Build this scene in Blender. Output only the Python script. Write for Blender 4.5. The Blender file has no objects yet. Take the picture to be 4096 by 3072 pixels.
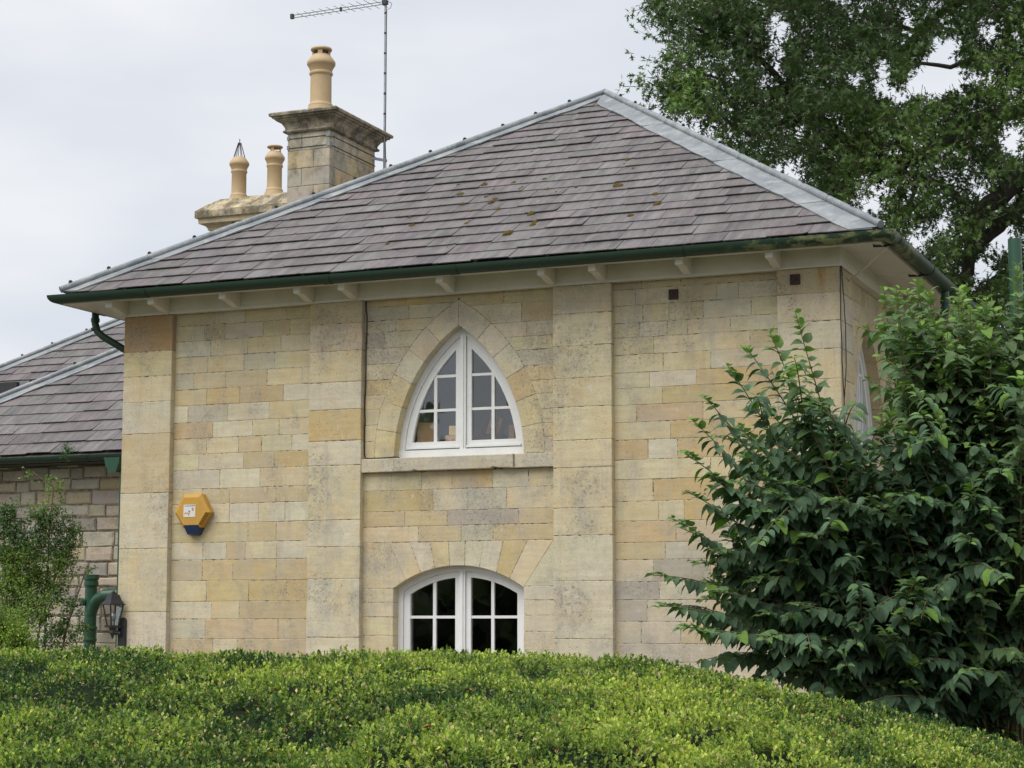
import bpy, math, random
import numpy as np
from mathutils import Vector, Matrix

R = random.Random(11)
rng = np.random.default_rng(11)
SC = bpy.context.scene
COL = SC.collection
rad = math.radians

# ------------------------------------------------------------------ camera
F_PX = 7700.0                       # focal length in pixels of the 4096 px wide photograph
TILT = math.atan((2500.0 - 1536.0) / F_PX)
YAW = rad(22.7)
CAM = np.array([11.262, -16.606, 1.6])
FW = np.array([-math.sin(YAW) * math.cos(TILT), math.cos(YAW) * math.cos(TILT), math.sin(TILT)])
RT = np.array([math.cos(YAW), math.sin(YAW), 0.0])
UP = np.cross(RT, FW)
cd = bpy.data.cameras.new('camera')
cam = bpy.data.objects.new('camera', cd)
COL.objects.link(cam)
cd.sensor_width = 36.0
cd.lens = F_PX / 4096.0 * 36.0
cd.clip_end = 2000.0
cam.matrix_world = Matrix(((RT[0], UP[0], -FW[0], CAM[0]), (RT[1], UP[1], -FW[1], CAM[1]),
                           (RT[2], UP[2], -FW[2], CAM[2]), (0, 0, 0, 1)))
SC.camera = cam

def ray(x, y):
    return (FW * F_PX + RT * (x - 2048) - UP * (y - 1536)) / F_PX
def on_y(x, y, Y):
    r = ray(x, y); return CAM + r * ((Y - CAM[1]) / r[1])
def on_x(x, y, X):
    r = ray(x, y); return CAM + r * ((X - CAM[0]) / r[0])
def at(x, y, d):                    # the point at depth d metres on the sight line of a pixel
    return CAM + ray(x, y) * d

# ------------------------------------------------------------------ sky and sun (overcast)
SUN_EL, SUN_AZ = 58.0, 205.0        # azimuth of the sun, degrees clockwise from +Y
w = bpy.data.worlds.new('World'); SC.world = w; w.use_nodes = True
nt = w.node_tree; nt.nodes.clear()
wo = nt.nodes.new('ShaderNodeOutputWorld'); bg = nt.nodes.new('ShaderNodeBackground')
sky = nt.nodes.new('ShaderNodeTexSky'); sky.sky_type = 'NISHITA'; sky.sun_disc = False
sky.sun_elevation = rad(SUN_EL); sky.sun_rotation = rad(SUN_AZ)
tc = nt.nodes.new('ShaderNodeTexCoord')
mp = nt.nodes.new('ShaderNodeMapping'); mp.inputs['Scale'].default_value = (1.2, 1.2, 3.2)
nz = nt.nodes.new('ShaderNodeTexNoise'); nz.inputs['Scale'].default_value = 3.4
nz.inputs['Detail'].default_value = 4.0; nz.inputs['Roughness'].default_value = 0.5
rp = nt.nodes.new('ShaderNodeValToRGB')
rp.color_ramp.elements[0].position = 0.32; rp.color_ramp.elements[0].color = (3.18, 3.34, 3.66, 1)
rp.color_ramp.elements[1].position = 0.66; rp.color_ramp.elements[1].color = (4.08, 4.13, 4.22, 1)
mx = nt.nodes.new('ShaderNodeMix'); mx.data_type = 'RGBA'; mx.inputs[0].default_value = 0.96
L = nt.links.new
L(tc.outputs['Generated'], mp.inputs['Vector']); L(mp.outputs[0], nz.inputs['Vector'])
L(nz.outputs[0], rp.inputs[0]); L(sky.outputs[0], mx.inputs[6]); L(rp.outputs[0], mx.inputs[7])
L(mx.outputs[2], bg.inputs['Color']); bg.inputs['Strength'].default_value = 0.1
L(bg.outputs[0], wo.inputs['Surface'])
sd = bpy.data.lights.new('sun', 'SUN'); sd.energy = 1.5; sd.angle = rad(60.0); sd.color = (1.0, 0.975, 0.94)
sun = bpy.data.objects.new('sun', sd); COL.objects.link(sun)
az = rad(SUN_AZ); el = rad(SUN_EL)
sun_dir = Vector((math.sin(az) * math.cos(el), math.cos(az) * math.cos(el), math.sin(el)))
sun.rotation_euler = sun_dir.to_track_quat('Z', 'Y').to_euler()
sun.location = (5, -10, 20)
vs = SC.view_settings
vs.view_transform = 'Standard'; vs.look = 'None'; vs.gamma = 1.0; vs.exposure = 1.15
vs.use_curve_mapping = False
SC.cycles.max_bounces = 8; SC.cycles.transparent_max_bounces = 12
SC.cycles.use_denoising = True

# ------------------------------------------------------------------ materials
class NT:
    def __init__(s, name):
        s.m = bpy.data.materials.new(name); s.m.use_nodes = True
        s.t = s.m.node_tree; s.t.nodes.clear()
        s.out = s.t.nodes.new('ShaderNodeOutputMaterial')
    def n(s, kind, **kw):
        nd = s.t.nodes.new('ShaderNode' + kind)
        for k, v in kw.items():
            if k.startswith('_'): setattr(nd, k[1:], v); continue
            sock = nd.inputs[int(k[1:])] if k[0] == 'i' and k[1:].isdigit() else nd.inputs[k.replace('__', ' ')]
            if isinstance(v, bpy.types.NodeSocket): s.t.links.new(v, sock)
            else: sock.default_value = v
        return nd
    def noise(s, vec, scale, detail=4.0, rough=0.55):
        return s.n('TexNoise', Vector=vec, Scale=scale, Detail=detail, Roughness=rough).outputs[0]
    def ramp(s, fac, stops):
        nd = s.n('ValToRGB', Fac=fac); e = nd.color_ramp.elements
        while len(e) < len(stops): e.new(0.5)
        for k, (p, c) in enumerate(stops):
            e[k].position = p; e[k].color = (c, c, c, 1) if not isinstance(c, tuple) else (*c, 1)
        return nd.outputs[0]
    def mix(s, fac, a, b, mode='MIX'):
        nd = s.t.nodes.new('ShaderNodeMix'); nd.data_type = 'RGBA'; nd.blend_type = mode
        for sock, v in ((nd.inputs[0], fac), (nd.inputs[6], a), (nd.inputs[7], b)):
            if isinstance(v, bpy.types.NodeSocket): s.t.links.new(v, sock)
            else: sock.default_value = v if not isinstance(v, tuple) else (*v, 1)
        return nd.outputs[2]
    def math(s, op, a, b=0.0, clamp=False):
        return s.n('Math', _operation=op, _use_clamp=clamp, i0=a, i1=b).outputs[0]
    def pos(s, scale=(1, 1, 1), rnd=0.0):
        p = s.n('NewGeometry').outputs['Position']
        if rnd:
            r = s.n('ObjectInfo').outputs['Random']
            v = s.n('CombineXYZ', X=s.math('MULTIPLY', r, rnd), Y=s.math('MULTIPLY', r, rnd * 0.7), Z=s.math('MULTIPLY', r, rnd * 1.3)).outputs[0]
            p = s.n('VectorMath', _operation='ADD', i0=p, i1=v).outputs[0]
        return s.n('VectorMath', _operation='MULTIPLY', i0=p, i1=scale).outputs[0]
    def done(s, col, rough=0.8, bump=None, bstr=0.3, bdist=0.004, metal=0.0, spec=0.5):
        b = s.n('BsdfPrincipled')
        for sock, v in (('Base Color', col), ('Roughness', rough), ('Metallic', metal), ('Specular IOR Level', spec)):
            if isinstance(v, bpy.types.NodeSocket): s.t.links.new(v, b.inputs[sock])
            else: b.inputs[sock].default_value = v if not isinstance(v, tuple) else (*v, 1)
        if bump is not None:
            bn = s.n('Bump', Height=bump, Strength=bstr, Distance=bdist)
            s.t.links.new(bn.outputs[0], b.inputs['Normal'])
        s.t.links.new(b.outputs[0], s.out.inputs['Surface'])
        return s.m

def stone_mat(name, dirt=1.0, lichen=0.0, soot=0.0):
    t = NT(name)
    oc = t.n('ObjectInfo').outputs['Color']
    P1 = t.pos((1, 1, 1), 37.0); PB = t.pos((1.3, 1.3, 14), 37.0); PW = t.pos((1, 1, 0.8))
    bed = t.ramp(t.noise(PB, 2.2, 6, 0.6), [(0.3, 0.91), (0.7, 1.06)])
    c = t.mix(1.0, oc, bed, 'MULTIPLY')
    mot = t.ramp(t.noise(t.pos((1, 1, 1.6), 11.0), 9.0, 7, 0.7), [(0.32, 0.92), (0.68, 1.07)])
    c = t.mix(1.0, c, mot, 'MULTIPLY')
    warm = t.ramp(t.noise(P1, 3.1, 5, 0.65), [(0.48, 0.0), (0.70, 0.50)])
    c = t.mix(warm, c, t.mix(1.0, oc, (0.98, 0.80, 0.55), 'MULTIPLY'))
    grey = t.ramp(t.noise(PW, 1.5, 9, 0.75), [(0.51, 0.0), (0.66, 0.58 * dirt)])
    c = t.mix(grey, c, (0.385, 0.36, 0.325))
    lime = t.ramp(t.noise(t.pos((1, 1, 0.35)), 26, 6, 0.7), [(0.57, 0.0), (0.64, 0.6)])
    lmask = t.ramp(t.noise(PW, 1.1, 3), [(0.48, 0.0), (0.62, 1.0)])
    c = t.mix(t.math('MULTIPLY', lime, lmask), c, (0.62, 0.60, 0.56))
    patch = t.ramp(t.noise(PW, 2.4, 3), [(0.50, 0.0), (0.64, 0.9)])
    gp = t.n('NewGeometry').outputs['Position']
    for sx_, sy_, sz_, sr_ in ((2.92, 0.0, 4.30, 0.34), (4.62, 0.0, 4.12, 0.42), (4.68, 0.0, 3.65, 0.34), (2.98, 0.0, 3.95, 0.26), (4.62, 0.0, 3.27, 0.24), (5.05, 0.0, 2.85, 0.24), (4.95, 0.0, 4.1, 0.30), (5.55, 0.0, 4.2, 0.30), (4.05, 0.0, 2.62, 0.30), (2.95, 0.0, 2.25, 0.24)):
        dv = t.n('VectorMath', _operation='DISTANCE', i0=gp, i1=(sx_, sy_, sz_)).outputs['Value']
        patch = t.math('MAXIMUM', patch, t.ramp(t.math('MULTIPLY', dv, 0.5 / sr_), [(0.22, 1.0), (0.62, 0.0)]))
    blot = t.ramp(t.noise(t.pos((1, 1, 1)), 38, 6, 0.78), [(0.52, 0.0), (0.61, 0.70 * dirt)])
    film = t.ramp(t.noise(PW, 7.0, 7, 0.72), [(0.40, 0.0), (0.62, 0.50 * dirt)])
    c = t.mix(t.math('MULTIPLY', film, patch), c, (0.27, 0.25, 0.215))
    c = t.mix(t.math('MULTIPLY', blot, patch), c, (0.14, 0.128, 0.118))
    run = t.ramp(t.noise(t.pos((7, 7, 0.45)), 2.0, 6, 0.7), [(0.53, 0.0), (0.70, 0.42 * dirt)])
    c = t.mix(run, c, (0.36, 0.335, 0.30))
    pit = t.ramp(t.noise(t.pos((1, 1, 1.3)), 75, 3, 0.6), [(0.645, 0.0), (0.685, 0.85)])
    c = t.mix(pit, c, (0.05, 0.042, 0.04))
    # rust washed down from the iron plate and an old fixing on the corner pilaster
    xyz = t.n('SeparateXYZ', Vector=gp)
    for rx_, rz_, rw_, rl_, rs_ in ((7.075, 4.66, 0.075, 0.30, 0.75), (7.31, 4.69, 0.045, 0.55, 0.6), (7.31, 4.69, 0.06, 0.09, 0.8)):
        fx_ = t.ramp(t.math('DIVIDE', t.math('ABSOLUTE', t.math('SUBTRACT', xyz.outputs[0], rx_)), rw_), [(0.25, 1.0), (1.0, 0.0)])
        dz_ = t.math('DIVIDE', t.math('SUBTRACT', rz_ + 0.05, xyz.outputs[2]), rl_)
        fz_ = t.ramp(dz_, [(0.0, 0.0), (0.12, 1.0), (0.35, 0.55), (1.0, 0.0)])
        k_ = t.math('MULTIPLY', t.math('MULTIPLY', fx_, fz_), t.ramp(t.noise(t.pos((3, 1, 0.7)), 14, 4), [(0.3, 0.1), (0.6, rs_)]))
        c = t.mix(k_, c, (0.36, 0.17, 0.055))
    fine = t.ramp(t.noise(t.pos(), 240, 2), [(0.3, 0.90), (0.7, 1.08)])
    c = t.mix(1.0, c, fine, 'MULTIPLY')
    if lichen:
        l2 = t.ramp(t.noise(t.pos((1.3, 1.3, 1)), 3.6, 7, 0.74), [(0.47 - soot, 0.0), (0.66 - 2 * soot, lichen * 0.85)])
        c = t.mix(l2, c, (0.085, 0.073, 0.055))
        l1 = t.ramp(t.noise(t.pos(), 5.5, 8, 0.75), [(0.52, 0.0), (0.64, lichen * 0.75)])
        c = t.mix(l1, c, (0.36, 0.34, 0.29))
        l3 = t.ramp(t.noise(t.pos(), 4.5, 6, 0.7), [(0.55, 0.0), (0.68, lichen * 0.6)])
        c = t.mix(l3, c, (0.15, 0.135, 0.06))
    h = t.math('ADD', t.noise(t.pos(), 60, 5, 0.7), t.math('MULTIPLY', pit, -1.2))
    return t.done(c, 0.92, h, 0.5, 0.004, spec=0.25)

def mortar_mat(name, base, dark, lo=0.46, hi=0.60, sc=22):
    t = NT(name)
    n = t.ramp(t.noise(t.pos((1, 1, 2.5)), sc, 5, 0.7), [(lo, 0.0), (hi, 1.0)])
    return t.done(t.mix(n, base, dark), 0.95, t.noise(t.pos(), 80, 4), 0.5, 0.004, spec=0.2)

def slate_mat():
    t = NT('slate')
    oc = t.n('ObjectInfo').outputs['Color']
    PS = t.pos((9, 1.1, 1.6), 29.0)
    st = t.ramp(t.noise(PS, 1.6, 7, 0.62), [(0.30, 0.55), (0.5, 0.95), (0.70, 1.42)])
    c = t.mix(1.0, oc, st, 'MULTIPLY')
    g = t.ramp(t.noise(t.pos((1, 1, 1), 13.0), 4.0, 6, 0.65), [(0.46, 0.0), (0.64, 0.7)])
    c = t.mix(g, c, (0.15, 0.140, 0.128))
    bl = t.ramp(t.noise(t.pos((3, 0.7, 0.7)), 1.5, 6, 0.65), [(0.50, 0.0), (0.68, 0.6)])
    c = t.mix(bl, c, (0.062, 0.048, 0.052))
    li = t.ramp(t.noise(t.pos(), 34, 5, 0.7), [(0.62, 0.0), (0.67, 0.8)])
    lm = t.ramp(t.noise(t.pos(), 0.8, 2), [(0.48, 0.1), (0.62, 1.0)])
    c = t.mix(t.math('MULTIPLY', li, lm), c, (0.48, 0.47, 0.41))
    r = t.ramp(t.noise(t.pos(), 7, 4), [(0.3, 0.42), (0.7, 0.66)])
    h = t.math('ADD', t.noise(t.pos((3, 1, 1), 9.0), 14, 6, 0.6), t.math('MULTIPLY', t.noise(t.pos(), 90, 3), 0.3))
    return t.done(c, r, h, 0.45, 0.006, spec=0.45)

def lead_mat():
    t = NT('lead')
    c = t.ramp(t.noise(t.pos((1, 1, 1), 5.0), 3.5, 6, 0.6), [(0.3, (0.14, 0.158, 0.172)), (0.5, (0.205, 0.225, 0.24)), (0.75, (0.32, 0.33, 0.33))])
    w_ = t.ramp(t.noise(t.pos(), 20, 6, 0.7), [(0.60, 0.0), (0.70, 0.6)])
    c = t.mix(w_, c, (0.47, 0.47, 0.44))
    w2_ = t.ramp(t.noise(t.pos(), 6, 8, 0.75), [(0.52, 0.0), (0.66, 0.55)])
    c = t.mix(w2_, c, (0.40, 0.405, 0.385))
    b = t.ramp(t.noise(t.pos((1, 1, 1)), 48, 4, 0.7), [(0.64, 0.0), (0.69, 0.8)])
    c = t.mix(b, c, (0.22, 0.15, 0.10))
    return t.done(c, 0.55, t.noise(t.pos(), 8, 5, 0.6), 0.6, 0.025, metal=0.1)

def paint_mat(name, col, rough=0.45, dirt=0.25, dcol=(0.30, 0.27, 0.20), sc=5.0):
    t = NT(name)
    d = t.ramp(t.noise(t.pos((1, 1, 0.8), 3.0), sc, 7, 0.68), [(0.45, 0.0), (0.75, dirt)])
    c = t.mix(d, col, dcol)
    sp = t.ramp(t.noise(t.pos(), 70, 3, 0.6), [(0.66, 0.0), (0.74, dirt)])
    c = t.mix(sp, c, dcol)
    return t.done(c, rough, t.noise(t.pos(), 40, 4), 0.12, 0.003)

def gutter_mat():
    t = NT('gutter_green')
    n1 = t.noise(t.pos((1, 1, 1)), 5.5, 7, 0.7)
    c = t.mix(t.ramp(n1, [(0.4, 0.0), (0.72, 0.55)]), (0.014, 0.040, 0.023), (0.028, 0.043, 0.023))
    # algae film where the joints near the right-hand corner leak (fades with distance from that corner)
    v = t.n('VectorMath', _operation='DISTANCE', i0=t.n('NewGeometry').outputs['Position'], i1=(7.75, -0.35, 4.93))
    m = t.ramp(t.math('MULTIPLY', v.outputs['Value'], 0.5), [(0.40, 1.0), (0.62, 0.0)])
    a = t.ramp(t.noise(t.pos((1, 1, 2.2)), 6, 7, 0.7), [(0.46, 0.0), (0.55, 0.85)])
    c = t.mix(t.math('MULTIPLY', a, m), c, (0.20, 0.22, 0.10))
    sp = t.ramp(t.noise(t.pos(), 60, 4, 0.7), [(0.68, 0.0), (0.74, 0.6)])
    c = t.mix(sp, c, (0.28, 0.27, 0.22))
    return t.done(c, 0.52, t.noise(t.pos(), 14, 3), 0.15, 0.004, spec=0.35)

def plain(name, col, rough=0.6, metal=0.0, var=0.15, sc=20.0, spec=0.5):
    t = NT(name)
    v = t.ramp(t.noise(t.pos((1, 1, 1), 3.0), sc, 5, 0.6), [(0.3, 1 - var), (0.7, 1 + var)])
    return t.done(t.mix(1.0, col, v, 'MULTIPLY'), rough, t.noise(t.pos(), sc * 3, 3), 0.15, 0.002, metal, spec)

def leaf_mat(name, trans=0.25, rough=0.45, spec=0.4):
    t = NT(name)
    a = t.n('Attribute', _attribute_name='Col').outputs['Color']
    v = t.ramp(t.noise(t.pos(), 60, 2), [(0.3, 0.85), (0.7, 1.15)])
    c = t.mix(1.0, a, v, 'MULTIPLY')
    b = t.n('BsdfPrincipled', Base__Color=c, Roughness=rough)
    b.inputs['Specular IOR Level'].default_value = spec
    tr = t.n('BsdfTranslucent', Color=t.mix(1.0, c, (1.0, 1.15, 0.5), 'MULTIPLY'))
    ms = t.n('MixShader', Fac=trans)
    t.t.links.new(b.outputs[0], ms.inputs[1]); t.t.links.new(tr.outputs[0], ms.inputs[2])
    t.t.links.new(ms.outputs[0], t.out.inputs['Surface'])
    return t.m

def glass_mat(kf=3.2):
    t = NT('window_glass')
    fr = t.n('Fresnel', IOR=1.5)
    k = t.math('MULTIPLY', fr.outputs[0], kf, True)
    wv = t.n('Bump', Height=t.noise(t.pos((1, 1, 1), 5.0), 3.0, 2), Strength=0.06, Distance=0.02)
    g = t.n('BsdfGlossy', Color=(0.95, 0.98, 1.0, 1), Roughness=0.015, Normal=wv.outputs[0])
    tr = t.n('BsdfTransparent', Color=(0.92, 0.94, 0.93, 1))
    ms = t.n('MixShader', Fac=k)
    t.t.links.new(tr.outputs[0], ms.inputs[1]); t.t.links.new(g.outputs[0], ms.inputs[2])
    t.t.links.new(ms.outputs[0], t.out.inputs['Surface'])
    return t.m

M = {}
M['stone'] = stone_mat('limestone')
M['stone_old'] = stone_mat('weathered_limestone', 1.2, 0.75)
M['stone_soot'] = stone_mat('blackened_limestone', 1.2, 0.95, 0.05)
M['stone_rubble'] = stone_mat('rubble_limestone', 0.9)
M['mortar'] = mortar_mat('lime_mortar', (0.50, 0.43, 0.30), (0.04, 0.034, 0.03), 0.50, 0.56, 15)
M['mortar_dark'] = mortar_mat('rubble_mortar', (0.30, 0.26, 0.20), (0.10, 0.085, 0.068))
M['slate'] = slate_mat()
M['lead'] = lead_mat()
M['white'] = paint_mat('white_paint', (0.78, 0.78, 0.77), 0.42, 0.20)
M['cream'] = paint_mat('cream_paint', (0.66, 0.63, 0.55), 0.5, 0.35, (0.36, 0.31, 0.23), 3.0)
M['gutter'] = gutter_mat()
M['green'] = paint_mat('green_plastic', (0.022, 0.078, 0.045), 0.35, 0.25, (0.10, 0.14, 0.09))
M['pot'] = paint_mat('buff_terracotta', (0.48, 0.345, 0.19), 0.6, 0.35, (0.30, 0.20, 0.11), 6.0)
M['black'] = plain('black_metal', (0.022, 0.022, 0.025), 0.45, 0.0, 0.3)
M['cable'] = plain('black_cable', (0.02, 0.018, 0.018), 0.6)
M['alu'] = plain('grey_aluminium', (0.34, 0.35, 0.37), 0.45, 0.6)
M['rust'] = plain('rusty_iron', (0.050, 0.030, 0.026), 0.85, 0.0, 0.5, 40)
M['rust_stain'] = plain('rust_orange', (0.30, 0.13, 0.04), 0.9, 0.0, 0.3, 40)
M['yellow'] = paint_mat('alarm_yellow', (0.52, 0.285, 0.04), 0.55, 0.55, (0.33, 0.20, 0.06), 9.0)
M['louvre'] = plain('alarm_yellow_slot', (0.16, 0.075, 0.012), 0.6)
M['navy'] = plain('alarm_navy', (0.012, 0.035, 0.10), 0.35, 0.0, 0.2)
M['sticker'] = paint_mat('sticker_white', (0.66, 0.66, 0.62), 0.5, 0.25, (0.55, 0.40, 0.27), 30.0)
M['print_orange'] = plain('sticker_orange', (0.55, 0.27, 0.13), 0.6)
M['print_blue'] = plain('sticker_blue', (0.16, 0.24, 0.40), 0.6)
M['blue_dot'] = plain('blue_stud', (0.02, 0.06, 0.22), 0.4)
M['glass'] = glass_mat()
M['plaster'] = plain('interior_plaster', (0.78, 0.78, 0.76), 0.9, 0.0, 0.06, 2)
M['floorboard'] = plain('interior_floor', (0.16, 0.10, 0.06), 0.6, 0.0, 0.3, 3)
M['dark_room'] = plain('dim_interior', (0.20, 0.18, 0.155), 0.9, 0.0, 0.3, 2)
M['card'] = plain('brown_card', (0.52, 0.32, 0.18), 0.8, 0.0, 0.15, 12)
M['buff'] = plain('buff_paper', (0.72, 0.52, 0.24), 0.8, 0.0, 0.12, 12)
M['paper'] = plain('cream_paper', (0.66, 0.58, 0.44), 0.8, 0.0, 0.1, 60)
M['maroon'] = plain('dark_red_cloth', (0.12, 0.045, 0.03), 0.7)
M['moss'] = plain('moss', (0.092, 0.066, 0.020), 0.95, 0.0, 0.55, 60, 0.1)
M['moss2'] = plain('brown_moss', (0.095, 0.048, 0.028), 0.95, 0.0, 0.5, 60, 0.1)
M['bark'] = plain('bark', (0.085, 0.070, 0.058), 0.95, 0.0, 0.45, 6, 0.2)
M['twig'] = plain('twig', (0.16, 0.115, 0.055), 0.8, 0.0, 0.3, 20)
M['twig_green'] = plain('green_stem', (0.25, 0.27, 0.07), 0.7, 0.0, 0.2, 20)
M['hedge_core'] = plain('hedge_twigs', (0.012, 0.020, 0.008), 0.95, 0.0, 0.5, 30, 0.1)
M['leaf_box'] = leaf_mat('box_leaf', 0.25, 0.6, 0.25)
M['leaf_shrub'] = leaf_mat('shrub_leaf', 0.28, 0.62, 0.22)
M['leaf_oak'] = leaf_mat('oak_leaf', 0.36, 0.55, 0.3)
M['lamp_glass'] = glass_mat(0.22)
def ground_mat():
    t = NT('lawn')
    c = t.ramp(t.noise(t.pos(), 3.0, 8, 0.7), [(0.3, (0.045, 0.06, 0.022)), (0.55, (0.08, 0.10, 0.038)), (0.75, (0.13, 0.135, 0.06))])
    return t.done(c, 0.95, t.noise(t.pos(), 30, 6, 0.7), 0.8, 0.05, spec=0.2)
M['ground'] = ground_mat()

# ------------------------------------------------------------------ object helpers
ORG = {}
def link(o, parent=None):
    COL.objects.link(o)
    if parent is not None: o.parent = parent
    return o
def thing(name, label, cat, loc, group=None):
    o = bpy.data.objects.new(name, None); link(o)
    o.location = loc; o.empty_display_size = 0.2
    o['label'] = label; o['category'] = cat
    if group: o['group'] = group
    ORG[o.name] = np.array(loc, float)
    return o
def tag(o, label, cat, group=None):
    o['label'] = label; o['category'] = cat
    if group: o['group'] = group
    return o
def org(parent):
    return ORG.get(parent.name, np.zeros(3)) if parent is not None else np.zeros(3)
def make(name, verts, faces, mat, parent=None, smooth=False, color=None, pivot=None):
    v = np.asarray(verts, float)
    me = bpy.data.meshes.new(name)
    g = org(parent)                          # everything below one thing shares that thing's origin
    off = g if pivot is None or parent is not None else np.array(pivot, float)
    me.from_pydata([tuple(p) for p in (v - off)], [], faces)
    if isinstance(mat, (list, tuple)):
        for mm in mat: me.materials.append(mm)
    else: me.materials.append(mat)
    if smooth: me.polygons.foreach_set('use_smooth', [True] * len(me.polygons))
    me.update()
    o = bpy.data.objects.new(name, me); link(o, parent)
    if parent is None and pivot is not None: o.location = pivot
    ORG[o.name] = g if parent is not None else off
    if color is not None: o.color = (*color, 1)
    return o
def flag_part_origin(o, parent): ORG[o.name] = org(parent)

class MB:
    def __init__(s): s.v = []; s.f = []
    def add(s, vs, fs):
        k = len(s.v); s.v += [tuple(map(float, p)) for p in vs]; s.f += [tuple(i + k for i in f) for f in fs]; return s
    def box(s, a, b):
        (x0, y0, z0), (x1, y1, z1) = a, b
        return s.add([(x0, y0, z0), (x1, y0, z0), (x1, y1, z0), (x0, y1, z0), (x0, y0, z1), (x1, y0, z1), (x1, y1, z1), (x0, y1, z1)],
                     [(0, 3, 2, 1), (4, 5, 6, 7), (0, 1, 5, 4), (1, 2, 6, 5), (2, 3, 7, 6), (3, 0, 4, 7)])
    def obox(s, c, ax, ay, az, hx, hy, hz):      # oriented box, centre, unit axes, half sizes
        c, ax, ay, az = (np.array(q, float) for q in (c, ax, ay, az))
        vs = [c + ax * hx * i + ay * hy * j + az * hz * k for k in (-1, 1) for (i, j) in ((-1, -1), (1, -1), (1, 1), (-1, 1))]
        return s.add(vs, [(0, 3, 2, 1), (4, 5, 6, 7), (0, 1, 5, 4), (1, 2, 6, 5), (2, 3, 7, 6), (3, 0, 4, 7)])
    def prism(s, poly, y0, y1, mp=None):         # poly in (x, z), extruded along y
        mp = mp or (lambda x, y, z: (x, y, z)); n = len(poly)
        vs = [mp(x, y0, z) for x, z in poly] + [mp(x, y1, z) for x, z in poly]
        return s.add(vs, [tuple(range(n)), tuple(range(2 * n - 1, n - 1, -1))] + [(i, i + n, (i + 1) % n + n, (i + 1) % n) for i in range(n)])
    def strip(s, A, B, y0, y1, mp=None):         # band between two (x, z) polylines, with thickness
        mp = mp or (lambda x, y, z: (x, y, z)); n = len(A)
        vs = [mp(x, y, z) for P, y in ((A, y0), (B, y0), (A, y1), (B, y1)) for x, z in P]
        fs = []
        for i in range(n - 1):
            fs += [(i, i + 1, n + i + 1, n + i), (2 * n + i + 1, 2 * n + i, 3 * n + i, 3 * n + i + 1),
                   (i + 1, i, 2 * n + i, 2 * n + i + 1), (n + i, n + i + 1, 3 * n + i + 1, 3 * n + i)]
        fs += [(0, n, 3 * n, 2 * n), (n - 1, 3 * n - 1, 4 * n - 1, 2 * n - 1)]
        return s.add(vs, fs)
    def tube(s, pts, r, seg=8, cap=True):
        pts = [np.array(p, float) for p in pts]; n = len(pts)
        rr = r if hasattr(r, '__len__') else [r] * n
        vs = []; ref = None
        for i in range(n):
            t = pts[min(i + 1, n - 1)] - pts[max(i - 1, 0)]; t = t / (np.linalg.norm(t) + 1e-12)
            if ref is None:
                ref = np.array([0, 0, 1.0]) if abs(t[2]) < 0.9 else np.array([1.0, 0, 0])
            u = np.cross(t, ref); u /= np.linalg.norm(u) + 1e-12; v = np.cross(u, t); ref = v
            for k in range(seg):
                a = 2 * math.pi * k / seg
                vs.append(pts[i] + (u * math.cos(a) + v * math.sin(a)) * rr[i])
        fs = [(i * seg + k, i * seg + (k + 1) % seg, (i + 1) * seg + (k + 1) % seg, (i + 1) * seg + k) for i in range(n - 1) for k in range(seg)]
        if cap: fs += [tuple(range(seg - 1, -1, -1)), tuple(range((n - 1) * seg, n * seg))]
        return s.add(vs, fs)
    def lathe(s, c, prof, seg=24):               # prof: (radius, z)
        n = len(prof); vs = []
        for r, z in prof:
            for k in range(seg):
                a = 2 * math.pi * k / seg; vs.append((c[0] + r * math.cos(a), c[1] + r * math.sin(a), c[2] + z))
        fs = [(i * seg + k, i * seg + (k + 1) % seg, (i + 1) * seg + (k + 1) % seg, (i + 1) * seg + k) for i in range(n - 1) for k in range(seg)]
        fs += [tuple(range(seg - 1, -1, -1)), tuple(range((n - 1) * seg, n * seg))]
        return s.add(vs, fs)
    def ring(s, rect, prof):                     # moulding round a rectangle; prof: (offset, z)
        x0, y0, x1, y1 = rect; n = len(prof); vs = []
        for o, z in prof:
            vs += [(x0 - o, y0 - o, z), (x1 + o, y0 - o, z), (x1 + o, y1 + o, z), (x0 - o, y1 + o, z)]
        fs = [(i * 4 + k, i * 4 + (k + 1) % 4, (i + 1) * 4 + (k + 1) % 4, (i + 1) * 4 + k) for i in range(n - 1) for k in range(4)]
        fs += [(3, 2, 1, 0), tuple(range((n - 1) * 4, n * 4))]
        return s.add(vs, fs)
    def build(s, name, mat, parent=None, smooth=False, color=None, pivot=None):
        return make(name, s.v, s.f, mat, parent, smooth, color, pivot)

def auto_smooth(o, ang=35):
    me = o.data; me.polygons.foreach_set('use_smooth', [True] * len(me.polygons))
    me.set_sharp_from_angle(angle=rad(ang))
    return o

# stone palette (base colours of the limestone blocks)
PAL = {'C': (0.60, 0.52, 0.335), 'Y': (0.60, 0.505, 0.295), 'L': (0.60, 0.54, 0.395), 'G': (0.545, 0.49, 0.365), 'T': (0.54, 0.445, 0.275),
       'O': (0.55, 0.43, 0.225), 'R': (0.53, 0.415, 0.25), 'P': (0.55, 0.47, 0.335), 'D': (0.43, 0.385, 0.305), 'B': (0.40, 0.265, 0.13)}
def pal(c, j=0.05):
    k = 1 + R.uniform(-j, j)
    return tuple(max(0.02, q * k * (1 + R.uniform(-j, j) * 0.5)) for q in PAL[c])

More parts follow.
